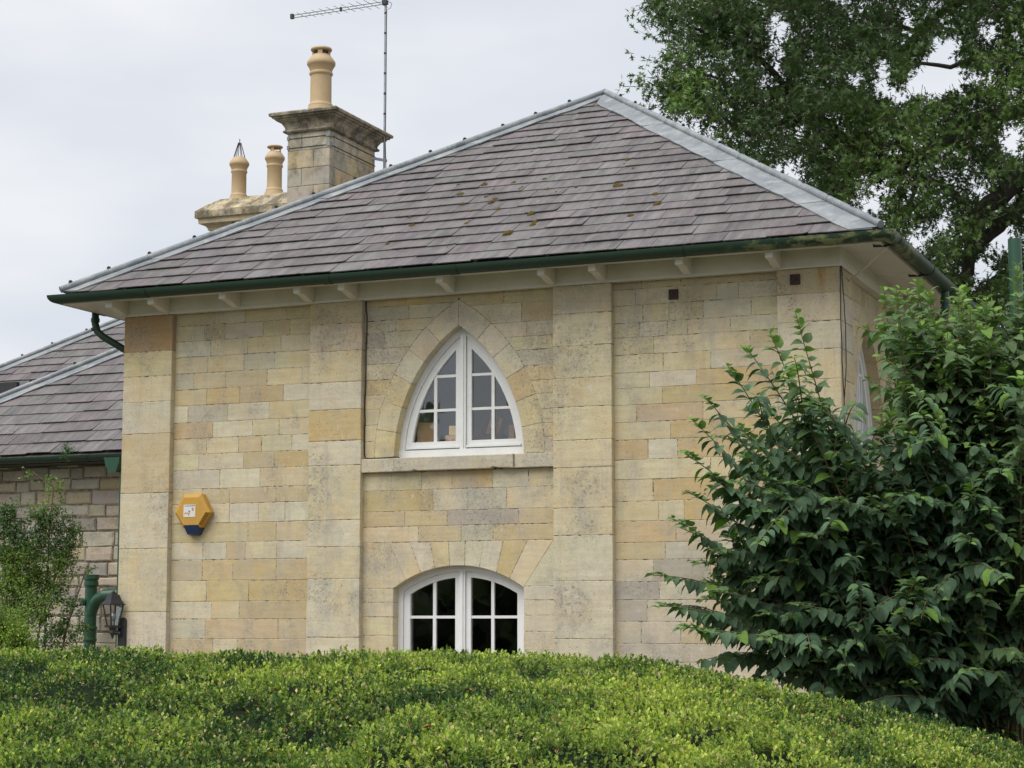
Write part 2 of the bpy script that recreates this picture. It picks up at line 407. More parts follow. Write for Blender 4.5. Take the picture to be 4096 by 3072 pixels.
def refine(poly, jit, step=0.16):
    out = []
    n = len(poly)
    for i in range(n):
        a, b = poly[i], poly[(i + 1) % n]
        out.append((a[0] + R.uniform(-jit, jit) * 0.6, a[1] + R.uniform(-jit, jit) * 0.6))
        l = math.hypot(b[0] - a[0], b[1] - a[1]); k = min(2, int(l / step))
        for q in range(k):
            f = (q + 1) / (k + 1)
            out.append((a[0] + (b[0] - a[0]) * f + R.uniform(-jit, jit), a[1] + (b[1] - a[1]) * f + R.uniform(-jit, jit)))
    return out
def inset(poly, d):
    n = len(poly); out = []
    A = sum(poly[i][0] * poly[(i + 1) % n][1] - poly[(i + 1) % n][0] * poly[i][1] for i in range(n))
    sg = 1 if A > 0 else -1
    for i in range(n):
        p, c, q = poly[i - 1], poly[i], poly[(i + 1) % n]
        def nrm(a, b):
            dx, dz = b[0] - a[0], b[1] - a[1]; l = math.hypot(dx, dz) + 1e-9
            return -dz / l * sg, dx / l * sg
        n1, n2 = nrm(p, c), nrm(c, q)
        bx, bz = n1[0] + n2[0], n1[1] + n2[1]; l = math.hypot(bx, bz) + 1e-9
        k = d / max(0.45, (n1[0] * bx + n1[1] * bz) / l)
        out.append((c[0] + bx / l * k, c[1] + bz / l * k))
    return out
def stone(poly, face, depth, mat, color, parent, name='stone', bev=0.003, jit=0.0024, gap=0.0020, mp=None, ref=True, tilt=0.0):
    """one ashlar block: outline in (u, v) of the wall, front face at depth coordinate `face`, chamfered arris"""
    mp = mp or (lambda u, w_, v: (u, w_, v))
    p = inset(poly, gap)
    if ref: p = refine(p, jit)
    A = sum(p[i][0] * p[(i + 1) % len(p)][1] - p[(i + 1) % len(p)][0] * p[i][1] for i in range(len(p)))
    if A < 0: p = p[::-1]
    q = inset(p, bev); n = len(p); f = face + R.uniform(-0.0015, 0.0015)
    vs = [mp(u, f + R.uniform(-tilt, tilt), v) for u, v in q] + [mp(u, f + bev, v) for u, v in p] + [mp(u, f + depth, v) for u, v in p]
    fs = [tuple(range(n))]
    for i in range(n):
        j = (i + 1) % n
        fs += [(i, i + n, j + n, j), (i + n, i + 2 * n, j + 2 * n, j + n)]
    return make(name, vs, fs, mat, parent, False, color)

# ------------------------------------------------------------------ ground
g = make('ground', [(-300, -300, 0), (300, -300, 0), (300, 300, 0), (-300, 300, 0)], [(0, 1, 2, 3)], M['ground'])
g['kind'] = 'structure'
t_ = NT('gravel'); gc_ = t_.ramp(t_.noise(t_.pos(), 45, 4, 0.7), [(0.3, (0.11, 0.095, 0.075)), (0.6, (0.20, 0.18, 0.145)), (0.8, (0.27, 0.25, 0.20))])
M['gravel'] = t_.done(gc_, 0.95, t_.noise(t_.pos(), 60, 3), 0.8, 0.02, spec=0.2)
g = make('gravel_bounce_sheet', [(-14, -6.5, 0.004), (26, -6.5, 0.004), (26, 12, 0.004), (-14, 12, 0.004)], [(0, 1, 2, 3)], M['gravel'])  # unseen gravel sheet, added to bounce warm light up onto the soffit
g['kind'] = 'structure'

# ------------------------------------------------------------------ the house
HX0, HX1, HD = 0.02, 7.475, 8.4
house = thing('stone_house', 'pale limestone two-storey house with hipped slate roof and pointed arch window', 'house', (0, 0, 0))
front = None
TOP = 4.745          # underside of the painted frieze
PF = -0.07           # face of the pilasters
P = [(0.02, 0.60), (2.185, 2.762), (4.755, 5.337), (6.905, 7.475)]
CX, ZB = 3.76, 3.195
AW, AH = 0.672, 1.252
AR = (AW * AW + AH * AH) / (2 * AW); RW = 0.215
def arc_l(z, off=0.0):      # left side of the pointed arch at height z, off > 0 outside the opening
    r = AR + off; dz = max(0.0, z - ZB)
    if dz >= r: return CX
    return min(CX, CX - AW + AR - math.sqrt(r * r - dz * dz))
def arc_top(x, off=0.0):    # height of the pointed arch at x
    r = AR + off; dx = AR - AW + abs(x - CX)
    return ZB + math.sqrt(max(0.0, r * r - dx * dx)) if dx < r else ZB
SR = (0.67 ** 2 + 0.21 ** 2) / 0.42; SZ = 2.155 - SR
def seg_top(x, off=0.0):    # height of the lower window's segmental arch at x
    return SZ + math.sqrt(max(0.0, (SR + off) ** 2 - (x - CX) ** 2))

# mortar bed behind the stones, with both window openings left out
mb = MB()
def sheet(x0, x1, z0, z1): mb.add([(x0, 0.0028, z0), (x1, 0.0028, z0), (x1, 0.0028, z1), (x0, 0.0028, z1)], [(0, 1, 2, 3)])
sheet(0.08, 2.9, 0, 4.95); sheet(4.62, 7.40, 0, 4.95)
zs = list(np.linspace(ZB, arc_top(CX) + 0.01, 22))
for a, b in zip(zs[:-1], zs[1:]):
    la, lb = arc_l(a, 0.02), arc_l(b, 0.02)
    mb.add([(2.9, 0.0028, a), (la, 0.0028, a), (lb, 0.0028, b), (2.9, 0.0028, b)], [(0, 1, 2, 3)])
    mb.add([(2 * CX - la, 0.0028, a), (4.62, 0.0028, a), (4.62, 0.0028, b), (2 * CX - lb, 0.0028, b)], [(0, 1, 2, 3)])
sheet(2.9, 4.62, zs[-1], 4.95); sheet(2.9, 4.62, 2.36, ZB - 0.01)
xs = list(np.linspace(CX - 0.69, CX + 0.69, 15))
for a, b in zip(xs[:-1], xs[1:]):
    mb.add([(a, 0.0028, seg_top(a, 0.02)), (b, 0.0028, seg_top(b, 0.02)), (b, 0.0028, 2.36), (a, 0.0028, 2.36)], [(0, 1, 2, 3)])
sheet(2.9, CX - 0.69, 0, 2.36); sheet(CX + 0.69, 4.62, 0, 2.36); sheet(CX - 0.69, CX + 0.69, 0, 0.86)
front = mb.build('front_wall', M['mortar'], house)

def rect(x0, z0, x1, z1): return [(x0, z0), (x1, z0), (x1, z1), (x0, z1)]
LEFT = [(4.745,4.618,[1.057,1.408,1.879],'TGTT'),(4.618,4.461,[0.939,1.18,1.619,1.922],'CTGTY'),(4.461,4.297,[1.014,1.442,1.822],'LCYG'),
 (4.297,4.130,[0.982,1.404,1.756],'CCGC'),(4.130,3.966,[0.823,1.19,1.67,2.068],'GCTCC'),(3.966,3.803,[0.976,1.362,1.857],'CORL'),
 (3.803,3.629,[0.76,1.226,1.703],'LGLC'),(3.629,3.466,[1.054,1.511,1.815],'RLCC'),(3.466,3.306,[0.987,1.358,1.62,1.961],'CCTCL'),
 (3.306,3.145,[0.899,1.416,1.766],'CLTO'),(3.145,2.955,[1.147,1.61],'GLC'),(2.955,2.802,[0.951,1.262,1.794],'TTTT'),
 (2.802,2.611,[1.266,1.595,1.898],'CLLL'),(2.611,2.419,[1.482,1.801],'TTT'),(2.419,2.245,[0.966,1.237,1.456,1.811],'LLTCL'),
 (2.245,2.039,[0.965,1.314,1.807],'TOOT'),(2.039,1.834,[1.017,1.501,1.925],'COOO'),(1.834,1.658,[1.077,1.398],'LCR'),
 (1.658,1.464,[1.011,1.838],'GTT'),(1.464,1.308,[1.103,1.381],'TCT'),(1.308,1.13,[0.95,1.5],'CTL')]
RIGHT = [(4.745,4.677,[5.61,5.989,6.272],'RTTT'),(4.677,4.526,[5.55,5.949,6.328,6.532],'CLCLL'),(4.526,4.363,[5.621,5.869,6.198,6.649],'CCCLC'),
 (4.363,4.226,[5.587,5.855,6.049,6.451],'YLCCL'),(4.226,4.067,[5.723,6.632],'YCT'),(4.067,3.900,[5.812,6.263],'CCL'),
 (3.900,3.756,[5.681,6.127],'CLO'),(3.756,3.602,[5.803],'CO'),(3.602,3.441,[5.554,6.187],'CRC'),(3.441,3.279,[5.877],'CO'),
 (3.279,3.097,[5.66,5.94],'RLO'),(3.097,2.918,[6.25],'CC'),(2.918,2.717,[5.704],'CO'),(2.717,2.537,[5.756,5.998,6.28],'CCOL'),
 (2.537,2.345,[5.918],'RP'),(2.345,2.188,[5.816],'TG'),(2.188,1.988,[5.7,6.238],'GDT'),(1.988,1.826,[5.756],'DG'),
 (1.826,1.631,[5.639,6.275],'DGT'),(1.631,1.433,[5.58,5.95],'GGT'),(1.433,1.268,[5.693],'LG'),(1.268,1.09,[5.9],'GL')]
CENT = [(3.056,2.880,[3.058,3.382,3.702,4.116,4.481],'CYCOLC'),(2.880,2.679,[3.505,3.865,4.261],'OLGC'),
 (2.679,2.535,[3.205,3.648,4.385],'RTDT'),(2.535,2.384,[3.35,3.796,4.123],'CTGR')]
def bay(rows, x0, x1):
    for zt, zb, js, cs in rows:
        e = [x0] + js + [x1]
        for k in range(len(e) - 1):
            stone(rect(e[k], zb, e[k + 1], zt), 0.0, 0.14, M['stone'], pal(cs[min(k, len(cs) - 1)]), front)
bay(LEFT, 0.595, 2.19); bay(RIGHT, 5.33, 6.91); bay(CENT, 2.755, 4.76)
# flanks of the pointed arch
ZL = [4.745, 4.676, 4.542, 4.428, 4.267, 4.114, 3.96, 3.814, 3.674, 3.522, 3.363, 3.195]
ZR = [4.745, 4.628, 4.441, 4.30, 4.171, 4.018, 3.877, 3.75, 3.603, 3.47, 3.343, 3.195]
CLf = ['O', 'GL', 'LC', 'DG', 'G', 'C', 'O', 'Y', 'C', 'C', 'Y']
CRf = ['T', 'TL', 'GL', 'CG', 'G', 'Y', 'Y', 'C', 'C', 'Y', 'G']
for side in (0, 1):
    Z = ZR if side else ZL; CC = CRf if side else CLf
    for k in range(len(Z) - 1):
        zt, zb = Z[k], Z[k + 1]
        zz = list(np.linspace(zb, zt, 5)); edge = [(min(arc_l(z, RW), CX), z) for z in zz]
        x0 = 2.755
        if edge[0][0] - x0 < 0.03: continue
        cut = []
        wdt = edge[2][0] - x0
        if wdt > 0.55: cut = [x0 + wdt * R.uniform(0.36, 0.58)]
        if side: x0m = 4.76
        spans = [(x0, cut[0]), (cut[0], None)] if cut else [(x0, None)]
        for i, (a, b) in enumerate(spans):
            poly = [(a, zb), (b, zb), (b, zt), (a, zt)] if b else [(a, zb)] + edge + [(a, zt)]
            if side: poly = [(2 * CX - x + (0.005 if x == x0 else 0), z) for x, z in poly]
            stone(poly, 0.0, 0.14, M['stone'], pal(CC[k][min(i, len(CC[k]) - 1)]), front, ref=b is not None)
# voussoirs of the pointed arch
tha = math.atan2(AH, AR - AW)
NV = 6
VC = ['Y', 'C', 'Y', 'L', 'G', 'L'], ['C', 'Y', 'O', 'L', 'L', 'L']
for side in (0, 1):
    for k in range(NV):
        t0, t1 = tha * k / NV, tha * (k + 1) / NV
        ts = np.linspace(t0, t1, 5); cx = CX - AW + AR
        inn = [(cx - AR * math.cos(t), ZB + AR * math.sin(t)) for t in ts]
        r2 = AR + RW
        if k < NV - 1: out = [(cx - r2 * math.cos(t), ZB + r2 * math.sin(t)) for t in ts[::-1]]
        else:
            tb = math.acos((AR - AW) / r2)
            out = [(cx - r2 * math.cos(t), ZB + r2 * math.sin(t)) for t in np.linspace(tb, t0, 5)]
            out[0] = (CX, min(out[0][1], 4.744))
        poly = inn + out
        if side: poly = [(2 * CX - x, z) for x, z in poly]
        stone(poly, -0.002, 0.145, M['stone'], pal(VC[side][k]), front, 'voussoir', ref=False)
# lower segmental arch
VJ = [(3.042, 3.217), (3.258, 3.374), (3.472, 3.523), (3.663, 3.678), (3.838, 3.832), (4.026, 3.985), (4.227, 4.158), (4.473, 4.289), (4.731, 4.432)]
VCOL = 'CLYGLLOC'
for k in range(8):
    (ta, ba), (tb, bb) = VJ[k], VJ[k + 1]
    bot = [(x, seg_top(x)) for x in np.linspace(ba, bb, 5)]
    stone(bot + [(tb, 2.383), (ta, 2.383)], 0.0, 0.145, M['stone'], pal(VCOL[k]), front, 'voussoir', ref=False)
stone([(2.755, 1.947), (3.09, 1.947)] + [(x, seg_top(x)) for x in np.linspace(3.12, 3.217, 3)] + [(3.042, 2.383), (2.755, 2.383)], 0.0, 0.145, M['stone'], pal('C'), front, 'voussoir', ref=False)
stone([(4.432, 1.957), (4.76, 1.957), (4.76, 2.383), (4.731, 2.383)], 0.0, 0.145, M['stone'], pal('L'), front, 'voussoir', ref=False)
for zt, zb, c in ((1.947, 1.815, 'C'), (1.815, 1.676, 'C'), (1.676, 1.50, 'C'), (1.50, 1.33, 'C'), (1.33, 1.14, 'L')):
    stone(rect(2.755, zb, 3.09, zt), 0.0, 0.145, M['stone'], pal(c), front)
for zt, zb, c in ((1.957, 1.83, 'L'), (1.83, 1.69, 'L'), (1.69, 1.54, 'G'), (1.54, 1.37, 'L'), (1.37, 1.14, 'G')):
    stone(rect(4.432, zb, 4.76, zt), 0.0, 0.145, M['stone'], pal(c), front)
# lowest part of the wall, out of sight behind the hedge: plain plinth
pl = MB().box((0.0, -0.09, 0), (3.05, 0.14, 1.11)).box((4.47, -0.09, 0), (7.50, 0.14, 1.07)).box((3.05, -0.09, 0), (4.47, 0.14, 0.84))
o = pl.build('plinth', M['stone'], house, color=PAL['L'])

# sill band below the pointed window
sp = MB
for x0, x1, c in ((2.728, 3.115, 'L'), (3.118, 4.357, 'G'), (4.36, 4.768, 'L')):
    p = [(x0, 3.055), (x1, 3.055), (x1, 3.19), (x0, 3.19)]
    if c == 'G': p = [(x0, 3.055), (3.31, 3.056), (3.335, 3.068), (3.365, 3.057), (4.12, 3.056), (4.15, 3.072), (4.20, 3.062), (x1, 3.055), (x1, 3.19), (x0, 3.19)]
    stone(p, -0.075 if c == 'G' else -0.058, 0.22, M['stone'], pal(c), front, 'sill_stone', 0.006, ref=False)

# pilasters
PZ = [([4.745, 4.371, 4.118, 3.854, 3.529, 2.925, 2.364, 1.733, 1.1], 'BYCLTLCL'),
      ([4.745, 4.53, 4.256, 3.95, 3.681, 3.377, 3.137, 2.608, 2.349, 2.039, 1.483, 1.1], 'TPCLOLCLCLL'),
      ([4.745, 4.473, 4.171, 3.87, 3.599, 3.291, 3.039, 2.666, 2.416, 2.0, 1.473, 1.1], 'PCCCCCCCLLL'),
      ([4.745, 4.516, 4.264, 4.013, 3.745, 3.45, 3.18, 2.9, 2.6, 2.3, 2.0, 1.6, 1.1], 'TLLCCLCTLCLL')]
for (x0, x1), (zz, cs) in zip(P, PZ):
    core = MB().box((x0 + 0.012, PF + 0.0035, 1.1), (x1 - 0.012, 0.005, TOP)).build('pilaster', M['mortar'], house)
    for k in range(len(zz) - 1):
        stone(rect(x0, zz[k + 1], x1, zz[k]), PF, 0.09, M['stone'], pal(cs[k], 0.03), core, 'block', 0.004, 0.003)

# right-hand side wall, seen at a glancing angle
SX = 7.405
def side_map(u, w_, v): return (SX - w_, u, v)      # u runs back along +Y, w_ into the wall
SC_Y, SWZ = 1.37, ZB
def s_arc(z, off=0.0):
    return SC_Y - (CX - arc_l(z, off))
mb = MB()
def ssheet(y0, y1, z0, z1): mb.add([(SX - 0.0028, y0, z0), (SX - 0.0028, y1, z0), (SX - 0.0028, y1, z1), (SX - 0.0028, y0, z1)], [(0, 1, 2, 3)])
ssheet(0.0, 0.6, 0, 4.95); ssheet(2.2, HD, 0, 4.95); ssheet(0.6, 2.2, 0, ZB)
for a, b in zip(zs[:-1], zs[1:]):
    la, lb = s_arc(a, 0.02), s_arc(b, 0.02); X = SX - 0.0028
    mb.add([(X, 0.6, a), (X, la, a), (X, lb, b), (X, 0.6, b)], [(0, 1, 2, 3)])
    mb.add([(X, 2 * SC_Y - la, a), (X, 2.2, a), (X, 2.2, b), (X, 2 * SC_Y - lb, b)], [(0, 1, 2, 3)])
ssheet(0.6, 2.2, zs[-1], 4.95)
sidew = mb.build('side_wall', M['mortar'], house)
core = MB().box((7.30, PF + 0.02, 1.1), (7.468, 0.42, TOP - 0.002)).build('pilaster', M['mortar'], house)
zz = PZ[3][0]
for k in range(len(zz) - 1):
    stone(rect(PF + 0.094, zz[k + 1], 0.43, zz[k]), -0.07, 0.06, M['stone'], pal(PZ[3][1][k]), core, 'block', 0.005, mp=side_map)
rows = np.arange(4.745, 0.0, -0.172)
for k in range(len(rows) - 1):
    zt, zb = rows[k], rows[k + 1]
    xe = [0.435]
    while xe[-1] < HD - 0.4: xe.append(min(HD, xe[-1] + R.uniform(0.45, 1.0)))
    for a, b in zip(xe[:-1], xe[1:]):
        zm = [zb, (zb + zt) / 2, zt]
        lo = [(s_arc(z, RW), z) for z in zm]; hi = [(2 * SC_Y - s_arc(z, RW), z) for z in zm]
        inside = zt > ZB and zb < arc_top(CX, RW)
        parts = []
        if not inside: parts = [rect(a, zb, b, zt)]
        else:
            if a < lo[1][0] - 0.06: parts.append([(a, zb)] + [(min(b, x), z) for x, z in lo] + [(a, zt)])
            if b > hi[1][0] + 0.06: parts.append([(b, zb)] + [(b, zt)] + [(max(a, x), z) for x, z in hi[::-1]])
        for p in parts:
            stone(p, 0.0, 0.14, M['stone'], pal(R.choice('CCLTLC')), sidew, mp=side_map, ref=False, bev=0.003)
for side in (0, 1):
    for k in range(NV):
        t0, t1 = tha * k / NV, tha * (k + 1) / NV
        ts = np.linspace(t0, t1, 5); cx = SC_Y - AW + AR; r2 = AR + RW
        inn = [(cx - AR * math.cos(t), ZB + AR * math.sin(t)) for t in ts]
        if k < NV - 1: out = [(cx - r2 * math.cos(t), ZB + r2 * math.sin(t)) for t in ts[::-1]]
        else:
            tb = math.acos((AR - AW) / r2); out = [(cx - r2 * math.cos(t), ZB + r2 * math.sin(t)) for t in np.linspace(tb, t0, 5)]
            out[0] = (SC_Y, 4.744)
        poly = inn + out
        if side: poly = [(2 * SC_Y - x, z) for x, z in poly]
        stone(poly, -0.002, 0.145, M['stone'], pal('T' if side else 'C'), sidew, 'voussoir', ref=False, mp=side_map)
MB().box((7.395 - 0.14, 0.6, 3.05), (7.46, 2.15, 3.19)).build('side_sill', M['stone'], house, color=PAL['G'])
# remaining walls
MB().box((0.03, 0.14, 0), (0.12, HD, 4.95)).box((0.03, HD - 0.1, 0), (7.40, HD, 4.95)).build('rear_wall', M['stone'], house, color=PAL['C'])

# rooms behind the windows
def room(name, x0, y0, z0, x1, y1, z1, mat):
    vs = [(x0, y0, z0), (x1, y0, z0), (x1, y1, z0), (x0, y1, z0), (x0, y0, z1), (x1, y0, z1), (x1, y1, z1), (x0, y1, z1)]
    return make(name, vs, [(0, 1, 2, 3), (4, 7, 6, 5), (1, 5, 6, 2), (2, 6, 7, 3), (3, 7, 4, 0)], mat, house)
room('upper_room', 2.7, 0.012, 3.0, 4.9, 1.5, 4.72, M['plaster'])
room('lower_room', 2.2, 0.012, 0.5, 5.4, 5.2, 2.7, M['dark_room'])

# ------------------------------------------------------------------ windows
def pointed_window(parent, mp, cx, name='pointed_window'):
    """casement pair in the pointed opening; x positions are relative to the opening's centre"""
    def pts(off, n=13, z0=ZB):          # arch polyline, left foot to right foot, at offset inside the opening
        zt = arc_top(CX, -off)
        L_ = [(arc_l(z, -off) - CX + cx, z) for z in np.linspace(z0, zt - 1e-4, n)]
        th = np.linspace(0, 1, n)
        r = AR - off; a1 = math.acos(min(1, (AR - AW) / r)); a0 = math.asin(max(0, (z0 - ZB) / r))
        L_ = [(cx - AW + AR - r * math.cos(a0 + (a1 - a0) * t), ZB + r * math.sin(a0 + (a1 - a0) * t)) for t in th]
        return L_
    o_, i_ = pts(-0.012), pts(0.052)
    m = MB(); m.strip(o_, i_, 0.112, 0.20, mp); m.strip([(2 * cx - x, z) for x, z in i_], [(2 * cx - x, z) for x, z in o_], 0.112, 0.20, mp)
    m.prism([(cx - AW, ZB - 0.02), (cx + AW, ZB - 0.02), (cx + AW, ZB + 0.075), (cx - AW, ZB + 0.075)], 0.095, 0.21, mp)
    win = m.build(name, M['white'], parent)
    m = MB()
    m.prism([(cx - 0.030, ZB + 0.07), (cx + 0.030, ZB + 0.07), (cx + 0.030, arc_top(CX + 0.03, -0.03)), (cx - 0.030, arc_top(CX + 0.03, -0.03))], 0.105, 0.19, mp)
    m.prism([(cx - 0.010, ZB + 0.07), (cx + 0.010, ZB + 0.07), (cx + 0.010, arc_top(CX + 0.03, -0.05)), (cx - 0.010, arc_top(CX + 0.03, -0.05))], 0.094, 0.11, mp)
    m.build('mullion', M['white'], win)
    zb = ZB + 0.155
    for s in (-1, 1):
        def fx(x): return cx + s * x            # x measured outwards from the centre
        m = MB()
        A = pts(0.055, 13, ZB + 0.09); B = pts(0.120, 13, ZB + 0.09)
        A = [(x, z) for x, z in A if x <= cx - 0.036]; B = [(x, z) for x, z in B if x <= cx - 0.036]
        n = min(len(A), len(B)); A, B = A[:n], B[:n]
        A.append((cx - 0.034, arc_top(CX - 0.034, -0.055))); B.append((cx - 0.034, arc_top(CX - 0.034, -0.120)))
        if s > 0: A, B = [(2 * cx - x, z) for x, z in B], [(2 * cx - x, z) for x, z in A]
        m.strip(A, B, 0.128, 0.175, mp)
        m.prism([(fx(0.034), ZB + 0.085), (fx(AW - 0.057), ZB + 0.085), (fx(AW - 0.057 - 0.0), zb), (fx(0.034), zb)], 0.127, 0.176, mp)
        m.prism([(fx(0.034), zb), (fx(0.082), zb), (fx(0.082), arc_top(CX + 0.082, -0.115)), (fx(0.034), arc_top(CX + 0.034, -0.115))], 0.1275, 0.1755, mp)
        m.prism([(fx(0.034), ZB + 0.088), (fx(AW - 0.075), ZB + 0.088), (fx(AW - 0.075), ZB + 0.108), (fx(0.034), ZB + 0.108)], 0.108, 0.128, mp)
        cas = m.build('casement', M['white'], win)
        xb = 0.302; bw = 0.015
        m = MB(); zt = arc_top(CX + xb, -0.118)
        m.prism([(fx(xb - bw), zb), (fx(xb + bw), zb), (fx(xb + bw), zt), (fx(xb - bw), zt + 0.02)], 0.136, 0.168, mp)
        m.build('glazing_bar', M['white'], win)
        for z in (3.652, 3.981):
            xo = CX - arc_l(z, -0.118)
            MB().prism([(fx(0.08), z - 0.013), (fx(xo), z - 0.013), (fx(xo), z + 0.013), (fx(0.08), z + 0.013)], 0.1365, 0.1675, mp).build('glazing_bar', M['white'], win)
        for (xa, xc) in ((0.082, xb - bw), (xb + bw, AW - 0.118)):
            for (za, zc) in ((zb, 3.639), (3.665, 3.968), (3.994, 4.5)):
                xx = [x for x in np.linspace(xa, xc, 7)]
                top = [(x, min(zc, arc_top(CX + x, -0.116))) for x in xx]
                top = [(x, z) for x, z in top if z > za + 0.012]
                if len(top) < 2: continue
                poly = [(fx(top[0][0]), za), (fx(top[-1][0]), za)] + [(fx(x), z) for x, z in top[::-1]]
                vs = [mp(x, 0.152, z) for x, z in poly]
                make('pane', vs, [tuple(range(len(vs)))], M['glass'], win)
    return win
fm = lambda x, y, z: (x, y, z)
pointed_window(house, fm, CX)
pointed_window(house, lambda x, y, z: (SX - y, x, z), SC_Y, 'side_pointed_window')
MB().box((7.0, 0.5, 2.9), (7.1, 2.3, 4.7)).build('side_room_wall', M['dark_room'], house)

def segmental_window():
    z0 = 0.86
    def pts(off, n=15):
        a = AW - off
        return [(CX - a, z0)] + [(x, seg_top(x, -off)) for x in np.linspace(CX - a, CX + a, n)] + [(CX + a, z0)]
    m = MB(); m.strip(pts(-0.012), pts(0.05), 0.112, 0.20)
    win = m.build('segmental_window', M['white'], house)
    m = MB(); m.prism([(CX - 0.03, z0), (CX + 0.03, z0), (CX + 0.03, seg_top(CX, -0.03)), (CX - 0.03, seg_top(CX, -0.03))], 0.105, 0.19)
    m.prism([(CX - 0.01, z0), (CX + 0.01, z0), (CX + 0.01, seg_top(CX, -0.05)), (CX - 0.01, seg_top(CX, -0.05))], 0.094, 0.11)
    m.build('mullion', M['white'], win)
    for s in (-1, 1):
        fx = lambda x: CX + s * x
        m = MB()
        A = [(x, seg_top(CX + x, -0.052)) for x in np.linspace(0.032, AW - 0.054, 8)]; B = [(0.032 + (AW - 0.115 - 0.032) * k / 7, 0) for k in range(8)]
        B = [(x, seg_top(CX + x, -0.105)) for x, _ in B]
        A2 = [(fx(x), z) for x, z in A] + [(fx(AW - 0.054), z0)]; B2 = [(fx(x), z) for x, z in B] + [(fx(AW - 0.115), z0)]
        m.strip(A2, B2, 0.128, 0.175)
        m.prism([(fx(0.033), z0), (fx(0.08), z0), (fx(0.08), seg_top(CX + 0.08, -0.1)), (fx(0.033), seg_top(CX + 0.033, -0.1))], 0.127, 0.176)
        m.build('casement', M['white'], win)
        xb, bw = 0.302, 0.015
        MB().prism([(fx(xb - bw), z0), (fx(xb + bw), z0), (fx(xb + bw), seg_top(CX + xb, -0.10)), (fx(xb - bw), seg_top(CX + xb, -0.10))], 0.136, 0.168).build('glazing_bar', M['white'], win)
        for z in (1.675, 1.30):
            MB().prism([(fx(0.078), z - 0.013), (fx(AW - 0.113), z - 0.013), (fx(AW - 0.113), z + 0.013), (fx(0.078), z + 0.013)], 0.1365, 0.1675).build('glazing_bar', M['white'], win)
        for (xa, xc) in ((0.08, xb - bw), (xb + bw, AW - 0.115)):
            for (za, zc) in ((z0, 1.287), (1.313, 1.662), (1.688, 2.3)):
                top = [(x, min(zc, seg_top(CX + x, -0.104))) for x in np.linspace(xa, xc, 5)]
                poly = [(fx(xa), za), (fx(xc), za)] + [(fx(x), z) for x, z in top[::-1]]
                make('pane', [(x, 0.152, z) for x, z in poly], [tuple(range(len(poly)))], M['glass'], win)
    # folded white shutter inside, left of the window
    MB().box((3.06, 0.22, 0.9), (3.10, 0.42, 2.2)).box((3.10, 0.30, 0.9), (3.125, 0.33, 2.2)).build('shutter', M['white'], win)
segmental_window()

# ------------------------------------------------------------------ eaves
EY, EX0, EX1, EZ = -0.49, -0.47, 7.93, 4.945        # edge of the slates
RX = (EX0 + EX1) / 2; HW = (EX1 - EX0) / 2; TP = 0.66
AY = 4.25; AZ = 7.79; RUN = AY - EY
BY = HD + 0.45; RB = AY + 0.12                        # back eaves, back end of the ridge
m = MB(); m.box((0.0, -0.085, TOP), (7.49, 0.02, 4.93)); m.box((7.40, 0.02, TOP), (7.49, HD, 4.93)); m.box((0.0, 0.02, TOP), (0.09, HD, 4.93))
m.box((-0.004, -0.095, TOP - 0.004), (7.494, -0.085, TOP + 0.022))
m.build('frieze', M['cream'], house)
m = MB(); so, si = 4.850, 4.915            # the soffit falls towards the gutter
ox0, ox1, oy0 = -0.445, 7.905, -0.467; ix0, ix1, iy0 = 0.02, 7.475, -0.05
m.add([(ox0, oy0, so), (ox1, oy0, so), (ix1, iy0, si), (ix0, iy0, si), (ox1, HD, so), (ix1, HD, si), (ox0, HD, so), (ix0, HD, si)], [(0, 1, 2, 3), (1, 4, 5, 2), (6, 0, 3, 7)])
m.add([(x, y, z + 0.012) for x, y, z in m.v[:8]], [(3, 2, 1, 0), (2, 5, 4, 1), (7, 3, 0, 6)])
m.build('soffit', M['cream'], house)
m = MB(); m.box((-0.46, -0.48, 4.846), (7.925, -0.465, 4.935)); m.box((7.905, -0.465, 4.846), (7.922, HD, 4.935)); m.box((-0.46, -0.465, 4.846), (-0.445, HD, 4.935))
m.build('fascia', M['cream'], house)
def bracket(x, dirx=False):
    pr = [(-0.086, 4.755), (-0.11, 4.752), (-0.17, 4.762), (-0.235, 4.780), (-0.29, 4.798), (-0.335, 4.800), (-0.385, 4.800), (-0.385, 4.866), (-0.086, 4.912)]
    if not dirx: vs = [(x, y, z) for y, z in pr] + [(x + 0.072, y, z) for y, z in pr]
    else: vs = [(7.405 - y - 0.0, x + 0.072, z) for y, z in pr] + [(7.405 - y, x, z) for y, z in pr]
    n = len(pr)
    bk_ = make('eaves_bracket', vs, [tuple(range(n)), tuple(range(2 * n - 1, n - 1, -1))] + [(i, i + n, (i + 1) % n + n, (i + 1) % n) for i in range(n)], M['cream'], house)
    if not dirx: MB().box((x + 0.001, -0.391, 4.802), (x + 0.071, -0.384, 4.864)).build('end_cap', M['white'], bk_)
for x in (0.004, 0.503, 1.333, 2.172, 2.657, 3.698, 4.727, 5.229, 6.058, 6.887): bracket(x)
for y in (2.75, 4.1, 5.5): bracket(y, True)

